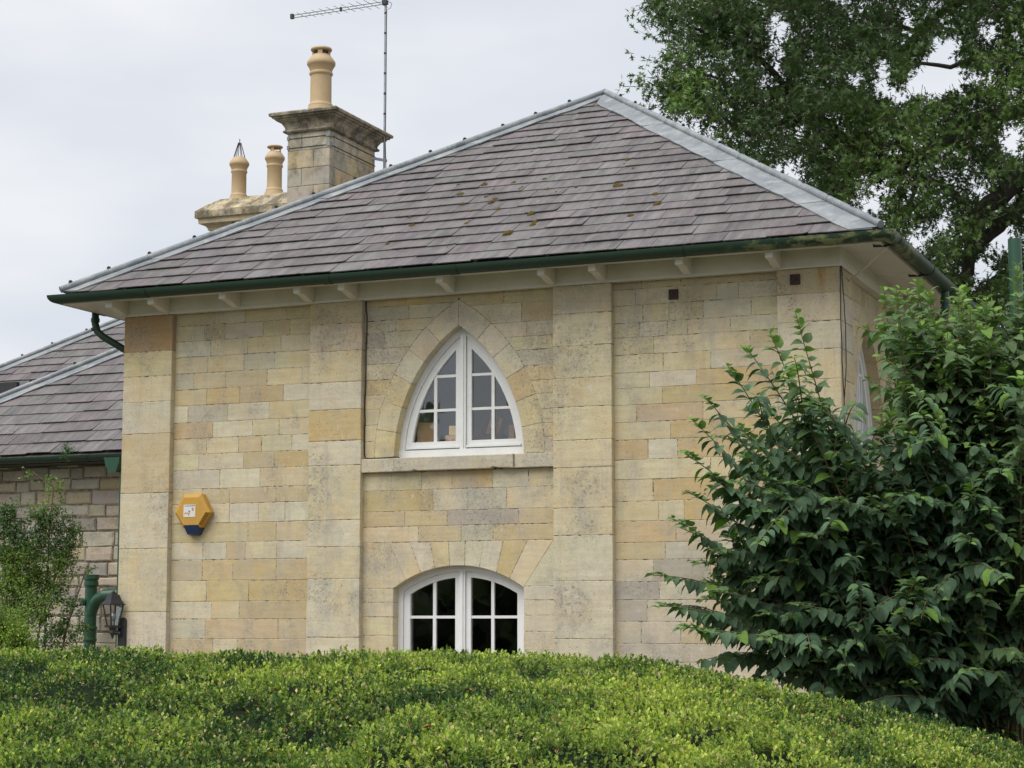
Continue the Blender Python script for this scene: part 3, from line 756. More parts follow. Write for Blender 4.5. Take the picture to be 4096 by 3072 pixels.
# gutter: half round with collars
GR = 0.076
def gutter_run(a, b, out, parent, z=4.930, r=GR, mitre_a=0.0, mitre_b=0.0, sag=0.0, name='gutter'):
    """half-round channel from a to b (xy); out = unit xy vector away from the wall; mitred ends"""
    a, b, out = np.array(a, float), np.array(b, float), np.array(out, float)
    d = (b - a); ln = np.linalg.norm(d); d = d / ln
    n = 12; vs = []; fs = []; NS = max(2, int(ln / 0.6))
    angs = [math.pi + math.pi * k / n for k in range(n + 1)]
    prof = [(r * math.cos(t), r * math.sin(t)) for t in angs] + [((r - 0.006) * math.cos(t), (r - 0.006) * math.sin(t)) for t in angs[::-1]]
    prof[n] = (r, 0.004); prof[0] = (-r, 0.004)
    k = len(prof)
    for i in range(NS + 1):
        f = i / NS
        for u, v in prof:
            ext = (-mitre_a * u) * (1 - f) + (mitre_b * u) * f
            p = a + d * (ln * f + ext) + out * u
            vs.append((p[0], p[1], z + v - sag * math.sin(math.pi * f)))
    for i in range(NS):
        for j in range(k):
            fs.append((i * k + j, i * k + (j + 1) % k, (i + 1) * k + (j + 1) % k, (i + 1) * k + j))
    fs += [tuple(range(k - 1, -1, -1)), tuple(range(NS * k, NS * k + k))]
    g_ = make(name, vs, fs, M['gutter'], parent); auto_smooth(g_, 50)
    return g_
def collar(c, d, out, parent, z=4.930, r=GR + 0.006, w_=0.045):
    c, d, out = np.array(c, float), np.array(d, float), np.array(out, float)
    n = 10; vs = []
    for s in (-1, 1):
        for rr in (r, r - 0.008):
            for k in range(n + 1):
                t = math.pi + math.pi * k / n; p = c + d * s * w_ + out * rr * math.cos(t); vs.append((p[0], p[1], z + rr * math.sin(t)))
    q = n + 1; fs = []
    for k in range(n): fs += [(k, k + 1, 2 * q + k + 1, 2 * q + k), (k, q + k, q + k + 1, k + 1), (2 * q + k, 2 * q + k + 1, 3 * q + k + 1, 3 * q + k)]
    return auto_smooth(make('gutter_joint', vs, fs, M['gutter'], parent), 50)
GO = 0.512
gx0, gx1 = 0.02 - GO - 0.01, 7.475 + GO
g1 = gutter_run((gx0, -GO), (gx1, -GO), (0, -1), house, mitre_a=1, mitre_b=1, sag=0.012)
g2 = gutter_run((gx1, -GO), (gx1, 8.6), (1, 0), house, mitre_a=1)
g3 = gutter_run((gx0, 8.6), (gx0, -GO), (-1, 0), house, mitre_b=1)
for x in (0.55, 2.62, 3.95, 6.15, 6.95, 7.52): collar((x, -GO), (1, 0), (0, -1), g1, z=4.930 - 0.012 * math.sin(math.pi * (x - gx0) / (gx1 - gx0)))
for y in (-0.18, 1.35, 2.45, 4.2): collar((gx1, y), (0, 1), (1, 0), g2)
collar((gx0, 0.3), (0, 1), (-1, 0), g3)
# iron stays below the right-hand gutter
for y, dx in ((-0.30, 0.5), (1.25, 0.5), (2.9, 0.5)):
    MB().tube([(7.45, y + 0.62, 4.66), (7.72, y + 0.27, 4.735), (gx1 - 0.02, y, 4.855)], 0.008, 6).build('gutter_stay', M['cream'], house)
    MB().tube([(gx1 - 0.16, y - 0.02, 4.90), (gx1 - 0.15, y - 0.02, 4.845), (gx1 - 0.05, y, 4.845), (gx1 + 0.02, y, 4.86)], 0.011, 6).build('gutter_hook', M['black'], house)
# downpipe swan-neck at the left corner and its pipe down the flank
c = on_y(400, 1262, 0.18)
xl = gx0
sw = [(xl, 0.16, 4.87), (xl, 0.16, 4.74), (xl + 0.03, 0.16, 4.66), (xl + 0.10, 0.165, 4.60), (xl + 0.34, 0.19, 4.46), (-0.055, 0.2, 4.40), (-0.05, 0.2, 4.30), (-0.05, 0.2, 0.2)]
auto_smooth(MB().tube(sw, 0.038, 12).tube([(xl, 0.16, 4.80), (xl, 0.16, 4.76)], 0.046, 12).tube([(xl, 0.16, 4.70), (xl + 0.005, 0.16, 4.675)], 0.045, 12).build('downpipe', M['gutter'], house))
dp = [(gx1 - 0.01, 2.31, 4.86), (gx1 - 0.01, 2.31, 4.66), (gx1 - 0.10, 2.31, 4.55), (7.56, 2.31, 4.28), (7.52, 2.31, 4.15), (7.52, 2.31, 0.2)]
auto_smooth(MB().tube(dp, 0.04, 12).tube([(gx1 - 0.01, 2.31, 4.80), (gx1 - 0.01, 2.31, 4.74)], 0.05, 12).tube([(gx1 - 0.01, 2.31, 4.71), (gx1 - 0.01, 2.31, 4.68)], 0.048, 12).build('downpipe', M['green'], house))

# ------------------------------------------------------------------ roof
base = [(EX0, EY, EZ), (EX1, EY, EZ), (EX1, BY, EZ), (EX0, BY, EZ), (RX, AY, AZ), (RX, RB, AZ)]
vs = [(x, y, z - 0.02) for x, y, z in base] + [(x, y, z - 0.024) for x, y, z in base[:4]]
roof = make('roof', vs, [(0, 1, 4), (1, 2, 5, 4), (2, 3, 5), (3, 0, 4, 5), (0, 6, 7, 1), (1, 7, 8, 2), (2, 8, 9, 3), (3, 9, 6, 0), (9, 8, 7, 6)], M['slate'], house, color=(0.15, 0.13, 0.135))
SLP = math.atan((AZ - EZ) / RUN); cs_, sn_ = math.cos(SLP), math.sin(SLP)
def slate_color():
    k = R.uniform(0.74, 1.16); a = R.random()
    b = (0.134, 0.118, 0.121) if a < 0.45 else (0.127, 0.119, 0.116) if a < 0.8 else (0.140, 0.115, 0.119)
    return tuple(q * k for q in b)
def slate(poly, frame, parent, t=0.009, lift=0.014, top=None):
    """poly in (u along eaves, s up slope); first two points are the lower edge"""
    o_, ux, us, un = frame
    smin = min(s for _, s in poly); smax = max(s for _, s in poly); vs = []
    k = lift + R.uniform(-0.004, 0.010); tw = R.uniform(-0.003, 0.003)
    um = sum(u for u, _ in poly) / len(poly)
    for dz in (t, 0.0):
        for u, s in poly:
            h = k * (1 - (s - smin) / (smax - smin + 1e-6)) + 0.001 + tw * (u - um)
            vs.append(o_ + ux * u + us * s + un * (h + dz))
    n = len(poly)
    return make('slate', vs, [tuple(range(n))] + [(i, i + n, (i + 1) % n + n, (i + 1) % n) for i in range(n)] + [tuple(range(2 * n - 1, n - 1, -1))], M['slate'], parent, False, slate_color())
def slate_slope(frame, ulo, uhi, slope_len, gauge, width, parent, s_start=0.0, cov=0.0, lap=0.05):
    """courses of slates between the edges ulo(s) and uhi(s)"""
    n = int(slope_len / gauge)
    for c in range(n + 1):
        s0 = s_start + c * gauge; s1 = min(s0 + gauge + lap, slope_len)
        if s1 - s0 < 0.05: break
        a, b = ulo(s0), uhi(s0)
        if b - a < 0.08: break
        u = a - width * (0.25 + 0.5 * (c % 2)) + R.uniform(-0.05, 0.05)
        while u < b:
            wd = width * R.uniform(0.86, 1.16)
            x0, x1 = u + 0.002, u + wd - 0.002
            u += wd
            x0, x1 = max(x0, a), min(x1, b)
            if x1 - x0 < 0.03: continue
            low = s0 + (R.uniform(-0.008, 0.006) if R.random() > 0.06 else R.uniform(-0.03, -0.01) if c else 0.0)
            ta, tb = max(x0, ulo(s1)), min(x1, uhi(s1))
            if tb <= ta: tb = ta = (max(x0, ulo(s1)) + min(x1, uhi(s1))) / 2; tb += 0.001
            p = [(x0, low + R.uniform(-0.004, 0.003))]
            if x1 - x0 > 0.15:
                p.append((x0 + (x1 - x0) * R.uniform(0.3, 0.7), low + R.uniform(-0.004, 0.004)))
            if R.random() < 0.22 and x1 - x0 > 0.2 and x1 < b - 0.01:
                p += [(x1 - R.uniform(0.015, 0.05), low), (x1, low + R.uniform(0.01, 0.035))]
            else: p.append((x1, low + R.uniform(-0.003, 0.004)))
            p += [(tb, s1), (ta, s1)]
            slate(p, frame, parent)
slen = RUN / cs_
frame = (np.array([0, EY, EZ]), np.array([1.0, 0, 0]), np.array([0, cs_, sn_]), np.array([0, -sn_, cs_]))
slate_slope(frame, lambda s: EX0 + s * cs_ * HW / RUN + 0.06, lambda s: EX1 - s * cs_ * HW / RUN - 0.06, slen, 0.255, 0.345, roof)

def front_roof_pt(x, y, h=0.0):       # a point on the front slope
    return np.array([x, y, EZ + (y - EY) * (AZ - EZ) / RUN]) + frame[3] * h
# moss cushions on the slates
MOSS = [(1500+.422*q, 400+.422*r_, s) for q, r_, s in [(790,820,26),(1040,820,44),(1320,800,34),(1125,868,26),(1375,865,34),(1400,843,26),(1635,860,24),(1645,845,18),(815,912,44),(840,897,16),(1055,930,24),(1140,957,36),(1105,985,40),(832,1003,36),(1170,1050,34),(905,1068,26),(868,1098,18),(1485,1095,50),(872,1187,32),(900,1163,20),(1520,1170,32),(1498,1197,36),(1255,1285,54),(1293,1266,24),(515,960,22),(345,1205,32),(330,1130,28),(1610,765,30),(1720,888,24),(1490,505,18),(1630,458,14),(690,1410,16),(1425,937,18),(120,1380,26),(75,1222,14),(580,1012,12)]]
MOSS += [(1500+.5425*q, 300+.5425*r_, s) for q, r_, s in [(1865,635,34),(1840,668,20),(1790,830,56),(2070,890,36),(2085,965,46),(1885,1050,34),(1905,700,22),(1485,838,22),(1335,877,24),(1630,992,22),(1690,725,14),(1990,1160,16)]]
for k, (px, py, s) in enumerate(MOSS):
    r0 = ray(px, py)                   # hit the front slope
    n_ = frame[3]; t_ = np.dot(frame[0] - CAM, n_) / np.dot(r0, n_); c0 = CAM + r0 * t_
    rr = s * 0.00078; vs, fs = [], []
    base_i = 0
    for q in range(1 if s < 26 else 2):
        cc = c0 + frame[1] * R.uniform(-rr, rr) * 0.7 * q + frame[2] * R.uniform(-rr, rr) * 0.7 * q + n_ * 0.018
        ph, mr = 6, 10
        for i in range(ph + 1):
            th = math.pi / 2 * i / ph
            for j in range(mr):
                a = 2 * math.pi * j / mr; kk = rr * (0.8 if q else 1) * R.uniform(0.82, 1.18)
                vs.append(cc + frame[1] * kk * math.cos(a) * math.cos(th) * 1.15 + frame[2] * kk * math.sin(a) * math.cos(th) * 1.3 + n_ * (kk * math.sin(th) * 0.75 - 0.006))
        for i in range(ph):
            for j in range(mr): fs.append((base_i + i * mr + j, base_i + i * mr + (j + 1) % mr, base_i + (i + 1) * mr + (j + 1) % mr, base_i + (i + 1) * mr + j))
        base_i = len(vs)
    make('moss_clump', vs, fs, M['moss'] if s > 23 else M['moss2'], roof, True)

# lead hips: flat wings dressed over the slates and a round roll, in lapped lengths with dark clips
def lead_hip(p0, p1, n_front, u_front, n_side, u_side, nsec, parent, wing=0.30, half=4.2):
    """p0 eaves end, p1 top; n_* slope normals, u_* directions in each slope pointing away from the hip, level"""
    p0, p1 = np.array(p0, float), np.array(p1, float)
    d = p1 - p0; ln = np.linalg.norm(d); d /= ln
    upn = (n_front + n_side); upn /= np.linalg.norm(upn)
    for k in range(nsec):
        f0, f1 = k / nsec, (k + 1) / nsec + 0.012
        a, b = p0 + d * ln * f0, p0 + d * ln * min(1.0, f1)
        lift = 0.040 + (0.005 if k % 2 else 0.0)
        m = MB()
        for nrm, u in ((n_front, u_front), (n_side, u_side)):
            NS = 6; vs = []
            for i in range(NS + 1):
                c_ = a + (b - a) * i / NS
                fr_ = np.linalg.norm(c_ - p0) / ln; wv = min(wing + R.uniform(-0.012, 0.012), max(0.001, half * (1 - fr_))); wl = R.uniform(-0.004, 0.006)
                sh = d * (0.10 if i == 0 else 0.0) * (1 if k else 0)
                vs += [c_ + nrm * lift, c_ + u * wv * 0.35 + nrm * (lift + R.uniform(-0.003, 0.005)), c_ + u * wv + nrm * (lift - 0.004 + wl), c_ + u * wv + nrm * (lift - 0.016)]
            fs = []
            for i in range(NS):
                for j in range(3): fs.append((i * 4 + j, i * 4 + j + 1, (i + 1) * 4 + j + 1, (i + 1) * 4 + j))
            fs += [(0, 1, 2, 3), (NS * 4 + 3, NS * 4 + 2, NS * 4 + 1, NS * 4)]
            m.add(vs, fs)
        rc = 0.034 + (0.003 if k % 2 else 0)
        m.tube([a + upn * 0.058, b + upn * 0.058], rc, 12)
        sec = auto_smooth(m.build('lead_hip', M['lead'], parent), 40)
        for f in ([0.03] if k else [0.12]) + [0.52]:
            q = a + (b - a) * f + upn * 0.094
            MB().obox(q, d, np.cross(upn, d), upn, 0.018, 0.012, 0.014).tube([q, q + upn * 0.022], 0.012, 6).build('clip', M['black'], sec)
nF = frame[3]; sp_ = math.atan((AZ - EZ) / HW); nRt = np.array([math.sin(sp_), 0, math.cos(sp_)]); nLt = np.array([-math.sin(sp_), 0, math.cos(sp_)])
ap = (RX, AY, AZ)
lead_hip((EX1 - 0.01, EY + 0.01, EZ), ap, nF, np.array([-1.0, 0, 0]), nRt, np.array([0, 1.0, 0]), 7, house, 0.27)
lead_hip((EX0 + 0.01, EY + 0.01, EZ), ap, nF, np.array([1.0, 0, 0]), nLt, np.array([0, 1.0, 0]), 7, house, 0.17)
# ridge and the dressed saddle at the apex
m = MB(); m.tube([(RX, AY - 0.02, AZ + 0.05), (RX, AY + 0.3, AZ + 0.055), (RX, RB, AZ + 0.05)], 0.045, 12)
m.add([(RX - 0.26, AY - 0.02, AZ - 0.14), (RX, AY - 0.30, AZ - 0.155), (RX + 0.26, AY - 0.02, AZ - 0.14), (RX, AY + 0.02, AZ + 0.06), (RX - 0.25, AY + 0.6, AZ - 0.13), (RX + 0.25, AY + 0.6, AZ - 0.13), (RX, AY + 0.6, AZ + 0.06)],
      [(0, 1, 3), (1, 2, 3), (4, 0, 3, 6), (2, 5, 6, 3)])
auto_smooth(m.build('ridge_saddle', M['lead'], house), 40)

# ------------------------------------------------------------------ chimneys
def pot(c, prof, parent, cowl=None):
    p_ = auto_smooth(MB().lathe(c, [(r_, z_ * 1.17 if z_ > 0 else z_) for r_, z_ in prof], 28).build('chimney_pot', M['pot'], parent), 40)
    return p_
POT = [(0.19, -0.06), (0.19, 0.0), (0.155, 0.055), (0.157, 0.075), (0.140, 0.09), (0.135, 0.11), (0.133, 0.40), (0.148, 0.415), (0.150, 0.432), (0.138, 0.448),
       (0.148, 0.48), (0.172, 0.515), (0.180, 0.525), (0.180, 0.555), (0.142, 0.60), (0.110, 0.635), (0.10, 0.635), (0.095, 0.60)]
def stack_stones(rect_, z0, z1, rows, parent, mat, cols):
    x0, y0, x1, y1 = rect_
    zz = np.linspace(z0, z1, rows + 1)
    for k in range(rows):
        a, b = zz[k], zz[k + 1]
        cut = x0 + (x1 - x0) * (0.62 if k % 2 else 0.34)
        if x1 - x0 > 1.0:
            e = [x0, x0 + (x1 - x0) * 0.3, x0 + (x1 - x0) * 0.62, x1] if k % 2 else [x0, x0 + (x1 - x0) * 0.45, x0 + (x1 - x0) * 0.8, x1]
        else: e = [x0, cut, x1]
        for p_, q in zip(e[:-1], e[1:]): stone(rect(p_, a, q, b), y0, 0.12, mat, pal(R.choice(cols)), parent, 'block', 0.005)
        cy = y0 + 0.124 + (y1 - y0 - 0.124) * (0.3 if k % 2 else 0.55)
        for p_, q in ((y0 + 0.124, cy), (cy, y1)):
            stone(rect(p_, a, q, b), -x1, 0.12, mat, pal(R.choice(cols)), parent, 'block', 0.005, mp=lambda u, w_, v: (-w_, u, v))
S1 = (-0.40, 4.0, 0.196, 5.24)
m = MB(); m.box((S1[0] + 0.01, S1[1] + 0.01, 3.0), (S1[2] - 0.01, S1[3] - 0.01, 7.70))
st = m.build('chimney_stack', M['mortar'], house)
stack_stones(S1, 6.1, 7.695, 7, st, M['stone_old'], 'TGDTPT')
m = MB(); m.ring(S1, [(0.0, 7.692), (0.035, 7.70), (0.048, 7.715), (0.035, 7.735), (0.022, 7.74), (0.028, 7.77), (0.055, 7.815), (0.10, 7.845), (0.115, 7.848), (0.115, 7.868), (0.145, 7.872), (0.145, 7.892), (0.175, 7.897), (0.178, 7.925), (0.165, 7.94)])
m.build('cornice', M['stone_soot'], st, color=(0.46, 0.40, 0.29))
# mortar flaunching heaped round the pots
vs = []; fs = []; nx_, ny_ = 9, 15
for j in range(ny_ + 1):
    for i in range(nx_ + 1):
        u, v = i / nx_, j / ny_
        e = min(u, 1 - u, v * 2, (1 - v) * 2) * 2
        vs.append((S1[0] - 0.14 + u * (S1[2] - S1[0] + 0.28), S1[1] - 0.14 + v * (S1[3] - S1[1] + 0.28), 7.925 + 0.085 * min(1, e * 1.4) + R.uniform(-0.012, 0.018)))
for j in range(ny_):
    for i in range(nx_): fs.append((j * (nx_ + 1) + i, j * (nx_ + 1) + i + 1, (j + 1) * (nx_ + 1) + i + 1, (j + 1) * (nx_ + 1) + i))
make('flaunching', vs, fs, M['stone_soot'], st, color=(0.20, 0.18, 0.14))
pc = (-0.10, 4.30, 8.015)
pot(pc, POT, st); pc = (-0.10, 4.30, 8.015 + 0.105)
m = MB(); m.lathe((pc[0], pc[1], pc[2] + 0.60), [(0.112, 0.0), (0.112, 0.035), (0.100, 0.035), (0.100, 0.0)], 24)
for k in range(4):
    a = rad(20 + 90 * k); m.obox((pc[0] + 0.10 * math.cos(a), pc[1] + 0.10 * math.sin(a), pc[2] + 0.66), (-math.sin(a), math.cos(a), 0), (math.cos(a), math.sin(a), 0), (0, 0, 1), 0.028, 0.012, 0.05)
m.lathe((pc[0], pc[1], pc[2] + 0.685), [(0.10, 0.0), (0.13, 0.008), (0.137, 0.022), (0.13, 0.04), (0.09, 0.05), (0.02, 0.053)], 24)
auto_smooth(m.build('pot_cowl', M['pot'], st), 40)
MB().lathe((pc[0], pc[1], pc[2] + 0.60), [(0.085, 0.0), (0.085, 0.085)], 16).build('flue_liner', M['black'], st)
m = MB(); cc = np.array([-0.05, 5.02, 8.04]); tn = np.array([0.12, -0.20, 0.97]); tn /= np.linalg.norm(tn); ax = np.cross(tn, (0, 1.0, 0)); ax /= np.linalg.norm(ax); ay = np.cross(tn, ax)
vs = [cc + ax * 0.125 * math.cos(2 * math.pi * k / 24) + ay * 0.125 * math.sin(2 * math.pi * k / 24) + tn * z for z in (0, 0.008) for k in range(24)]
m.add(vs, [tuple(range(23, -1, -1)), tuple(range(24, 48))] + [(k, (k + 1) % 24, 24 + (k + 1) % 24, 24 + k) for k in range(24)])
m.tube([(-0.05, 5.02, 8.04), (-0.05, 5.02, 7.93)], 0.02, 8)
m.build('flue_cap', M['black'], st)
# steel strap and the little lead tags round the stack
m = MB()
for z in (7.62, 7.50): m.ring((S1[0], S1[1], S1[2], S1[3]), [(0.0035, z), (0.006, z + 0.001), (0.006, z + 0.010), (0.0035, z + 0.011)])
m.build('strap', M['black'], st)
for z in (7.61, 7.49):
    MB().prism([(0.145, 3.990), (0.2045, 3.990), (0.2045, 4.05), (0.199, 4.05), (0.199, 3.995), (0.145, 3.995)], z, z + 0.055, lambda x, y, w_: (x, w_, y)).build('corner_tag', M['lead'], st)
    MB().box((-0.404, 3.990, z), (-0.375, 4.02, z + 0.05)).build('corner_tag', M['lead'], st)

# second, lower stack farther back with two pots
Y2 = 6.8
a = on_y(837, 940, Y2); b = on_y(785, 871, Y2 - 0.16)
S2 = (float(a[0]), Y2, float(a[0]) + 1.75, Y2 + 0.62)
zt = float(on_y(837, 922, Y2)[2])
st2 = MB().box((S2[0] + 0.01, S2[1] + 0.01, 3.0), (S2[2] - 0.01, S2[3] - 0.01, zt)).build('chimney_stack', M['mortar'], house)
stack_stones(S2, zt - 1.6, zt, 6, st2, M['stone_old'], 'TGLT')
MB().ring(S2, [(0.0, zt - 0.002), (0.015, zt), (0.02, zt + 0.03), (0.05, zt + 0.065), (0.115, zt + 0.085), (0.118, zt + 0.16), (0.150, zt + 0.163)]).build('cornice', M['stone'], st2, color=PAL['T'])
# weathered coping with sloping sides
vs = []; fs = []; n_ = 14
zc = zt + 0.163
prof = [(-0.155, 0.0), (-0.155, 0.10), (-0.05, 0.20), (0.06, 0.29), (0.31, 0.33), (0.56, 0.29), (0.67, 0.20), (0.775, 0.10), (0.775, 0.0)]
for i in range(n_ + 1):
    f = i / n_; x = S2[0] - 0.155 + f * (S2[2] - S2[0] + 0.31)
    for q, (y, z) in enumerate(prof):
        k = 1.0
        hz = z
        if i == 0: hz = min(z, 0.10)
        elif i == 1: hz = min(z, 0.21)
        if i == n_: hz = min(z, 0.10)
        vs.append((x, S2[1] + y + R.uniform(-0.006, 0.006), zc + hz + (R.uniform(-0.012, 0.016) if z > 0.05 else 0)))
q = len(prof)
for i in range(n_):
    for j in range(q - 1): fs.append((i * q + j, (i + 1) * q + j, (i + 1) * q + j + 1, i * q + j + 1))
fs += [tuple(range(q)), tuple(range((n_ + 1) * q - 1, n_ * q - 1, -1))]
make('coping', vs, fs, M['stone_soot'], st2, color=PAL['T'])
POT2 = [(r * 0.80, z * 0.86) for r, z in POT]
for px, cow in ((955, 0), (1097, 1)):
    c0 = on_y(px, 785, Y2 + 0.31); c0 = (float(c0[0]), Y2 + 0.31, zc + 0.31 + (0.03 if cow else 0))
    pot(c0, POT2, st2); c0 = (c0[0], c0[1], c0[2] + 0.09)
    if cow:
        m = MB()
        for k in range(3):
            a_ = rad(35 + 120 * k); m.obox((c0[0] + 0.075 * math.cos(a_), c0[1] + 0.075 * math.sin(a_), c0[2] + 0.57), (-math.sin(a_), math.cos(a_), 0), (math.cos(a_), math.sin(a_), 0), (0, 0, 1), 0.02, 0.01, 0.045)
        m.lathe((c0[0], c0[1], c0[2] + 0.60), [(0.08, 0.0), (0.11, 0.008), (0.115, 0.02), (0.105, 0.033), (0.02, 0.042)], 20)
        auto_smooth(m.build('pot_cowl', M['pot'], st2), 40)
    else:
        m = MB()
        for k in range(8):
            a_ = 2 * math.pi * k / 8
            m.tube([(c0[0] + 0.09 * math.cos(a_), c0[1] + 0.09 * math.sin(a_), c0[2] + 0.53), (c0[0] + 0.02 * math.cos(a_), c0[1] + 0.02 * math.sin(a_), c0[2] + 0.77)], 0.005, 5)
        m.tube([(c0[0], c0[1], c0[2] + 0.74), (c0[0], c0[1], c0[2] + 0.83)], 0.006, 5)
        m.build('bird_guard', M['rust'], st2)

# television aerial strapped to the rear corner of the tall stack
pb = on_y(1537, 700, 5.22); ptop = on_y(1541, 8, 5.22)
aer = thing('tv_aerial', 'grey rod television aerial on a tall pole strapped to the chimney stack', 'aerial', tuple(pb))
px_, py_ = float(pb[0]), float(pb[1]); zt_ = float(ptop[2])
MB().tube([(px_, py_, float(pb[2]) - 0.6), (px_, py_, zt_ + 0.03)], 0.0155, 10).build('pole', M['alu'], aer)
e = on_y(1172, 66, 5.22)
d = np.array([float(e[0]) - px_, 0, 0]); L0 = np.linalg.norm(d); zb_ = (float(e[2]) + zt_) / 2
m = MB(); m.tube([(px_ + 0.05, py_ - 0.02, zt_ + 0.005), (float(e[0]), py_ - 0.02, float(e[2]) + 0.012)], 0.0075, 6).tube([(px_ + 0.05, py_ - 0.02, zt_ - 0.032), (float(e[0]), py_ - 0.02, float(e[2]) - 0.025)], 0.0075, 6)
m.build('boom', M['alu'], aer)
for k in range(11):
    f = 0.06 + k * 0.083; x = px_ + d[0] * f; z = zt_ + (float(e[2]) - zt_) * f - 0.01; hl = 0.19 - 0.10 * f
    MB().tube([(x - 0.03, py_ - 0.02 - hl, z + 0.008), (x + 0.03, py_ - 0.02 + hl, z - 0.008)], 0.0035, 5).build('element', M['alu'], aer)
m = MB(); m.obox((float(e[0]), py_ - 0.02, float(e[2]) - 0.006), (1, 0, 0), (0, 1, 0), (0, 0, 1), 0.022, 0.02, 0.032); m.obox((px_, py_ - 0.02, zt_ - 0.012), (1, 0, 0), (0, 1, 0), (0, 0, 1), 0.035, 0.025, 0.03)
m.obox((px_ + d[0] * 0.47, py_ - 0.02, (zt_ + float(e[2])) / 2 - 0.01), (1, 0, 0), (0, 1, 0), (0, 0, 1), 0.013, 0.013, 0.028)
m.build('clamp', M['black'], aer)
m = MB()
for z, x1 in ((7.36, 0.0), (7.60 - 0.02, 0.0)):
    m.obox(((px_ + 0.18) / 2, (py_ + 5.15) / 2, z - 0.0), (px_ - 0.18, py_ - 5.15, -0.03) / np.linalg.norm((px_ - 0.18, py_ - 5.15, -0.03)), (0, 1, 0), (0, 0, 1), np.linalg.norm((px_ - 0.18, py_ - 5.15)) / 2 + 0.03, 0.014, 0.018)
m.build('wall_bracket', M['alu'], aer)
m = MB(); m.tube([(px_ + 0.05, py_ - 0.02, zt_ - 0.01), (px_ + 0.09, py_, zt_ - 0.03), (px_ + 0.07, py_, zt_ - 0.09), (px_ + 0.017, py_, zt_ - 0.11), (px_ + 0.017, py_, zt_ - 1.2), (px_ + 0.02, py_ - 0.012, zt_ - 1.9), (px_ + 0.03, py_, float(pb[2]))], 0.004, 5)
m.build('cable', M['cable'], aer)
m = MB()
for k in range(7): m.tube([(px_, py_, zt_ - 0.14 - 0.27 * k), (px_, py_, zt_ - 0.165 - 0.27 * k)], 0.019, 8)
m.build('tape', M['black'], aer)

# ------------------------------------------------------------------ lower wings on the left, behind the main block
def hip_corner(px, py, yc, ze):
    """x of the eaves corner of a 45-degree hip that passes through the sight line of a pixel"""
    r = ray(px, py)
    s = (ze - CAM[2] + TP * (CAM[1] - yc)) / (r[2] - TP * r[1])
    p = CAM + r * s
    return float(p[0] - (p[1] - yc))
def wing(name, label, yc, ze, px, py, xr, depth, slates=True):
    xc = hip_corner(px, py, yc, ze)
    t = thing(name, label, 'house wing', (xc + 0.5, yc + 0.5, 0))
    h = depth / 2 + 0.5
    ys = yc + h; xa = xc + h; zr = ze + h * TP
    vs = [(xc, yc, ze - 0.02), (xr, yc, ze - 0.02), (xr, ys, zr - 0.02), (xa, ys, zr - 0.02), (xc, yc + 2 * h, ze - 0.02), (xr, yc + 2 * h, ze - 0.02), (xc, yc, ze - 0.09), (xr, yc, ze - 0.09), (xr, yc + 2 * h, ze - 0.09), (xc, yc + 2 * h, ze - 0.09)]
    rf = make('roof', vs, [(0, 1, 2, 3), (0, 3, 4), (4, 3, 2, 5), (0, 6, 7, 1), (1, 7, 8, 5, 2), (4, 9, 6, 0), (5, 8, 9, 4), (9, 8, 7, 6)], M['slate'], t, color=(0.13, 0.115, 0.12))
    wc, ws = math.cos(math.atan(TP)), math.sin(math.atan(TP)); wF, wL = np.array([0, -ws, wc]), np.array([-ws, 0, wc])
    fr = (np.array([0, yc, ze]), frame[1], np.array([0, wc, ws]), wF)
    lo = max(xc, on_y(-260, 1500, yc + 4.0)[0])
    slate_slope(fr, lambda s: max(xc + s * wc + 0.06, lo), lambda s: xr - 0.01, h / wc, 0.262, 0.37, rf)
    k = (on_y(-300, 1600, yc)[0] - xc) / 1.0
    lead_hip((xc + 0.01, yc + 0.01, ze), (xa, ys, zr), wF, np.array([1.0, 0, 0]), wL, np.array([0, 1.0, 0]), max(3, int(h * 1.55 / 1.0)), t, 0.19, h)
    return t, xc, rf
Y1 = 1.75
ZE1 = float(on_y(250, 1815, Y1)[2])
w1, xc1, rf1 = wing('side_wing', 'low wing with grey slate roof and rubble wall left of the tall corner', Y1, ZE1, 250, 1506, 0.03, 5.0)
ZE2 = ZE1 + 0.10
w2, xc2, rf2 = wing('rear_wing', 'farther slate roof rising behind the low wing at the left edge', 5.4, ZE2, 250, 1382, -0.02, 10.5)
WY = Y1 + 0.42
m = MB(); m.add([(xc1 + 0.4, WY + 0.02, 0), (0.03, WY + 0.02, 0), (0.03, WY + 0.02, ZE1), (xc1 + 0.4, WY + 0.02, ZE1)], [(0, 1, 2, 3)])
m.add([(xc1 + 0.4, WY + 0.02, 0), (xc1 + 0.4, WY + 5, 0), (xc1 + 0.4, WY + 5, ZE1), (xc1 + 0.4, WY + 0.02, ZE1)], [(3, 2, 1, 0)])
wl = m.build('wall', M['mortar_dark'], w1)
z = 0.55; row = 0
x_lo = float(on_y(-260, 2200, WY)[0])
while z < ZE1 - 0.08:
    hgt = R.choice((0.125, 0.14, 0.165, 0.18)); x = x_lo - R.uniform(0, 0.2)
    while x < 0.03:
        wd = R.uniform(0.17, 0.44); x1 = min(x + wd, 0.03)
        if x1 - x > 0.05:
            zb_, zt_2 = z + R.uniform(-0.012, 0.012), min(z + hgt + R.uniform(-0.014, 0.014), ZE1 - 0.03)
            p_ = rect(x, zb_, x1, zt_2)
            cst = R.choice('GTPGDPG')
            stone(p_, WY + R.uniform(-0.008, 0.008), 0.06, M['stone_rubble'], tuple(q * 0.90 for q in (lambda z_: (z_[0], z_[1] * 1.02, z_[2] * 1.12))(pal(cst, 0.08))), wl, 'stone', 0.014, 0.007, 0.006, tilt=0.006)
        x = x1 + 0.003 if x1 < 0.03 else 1
    z += hgt + 0.003
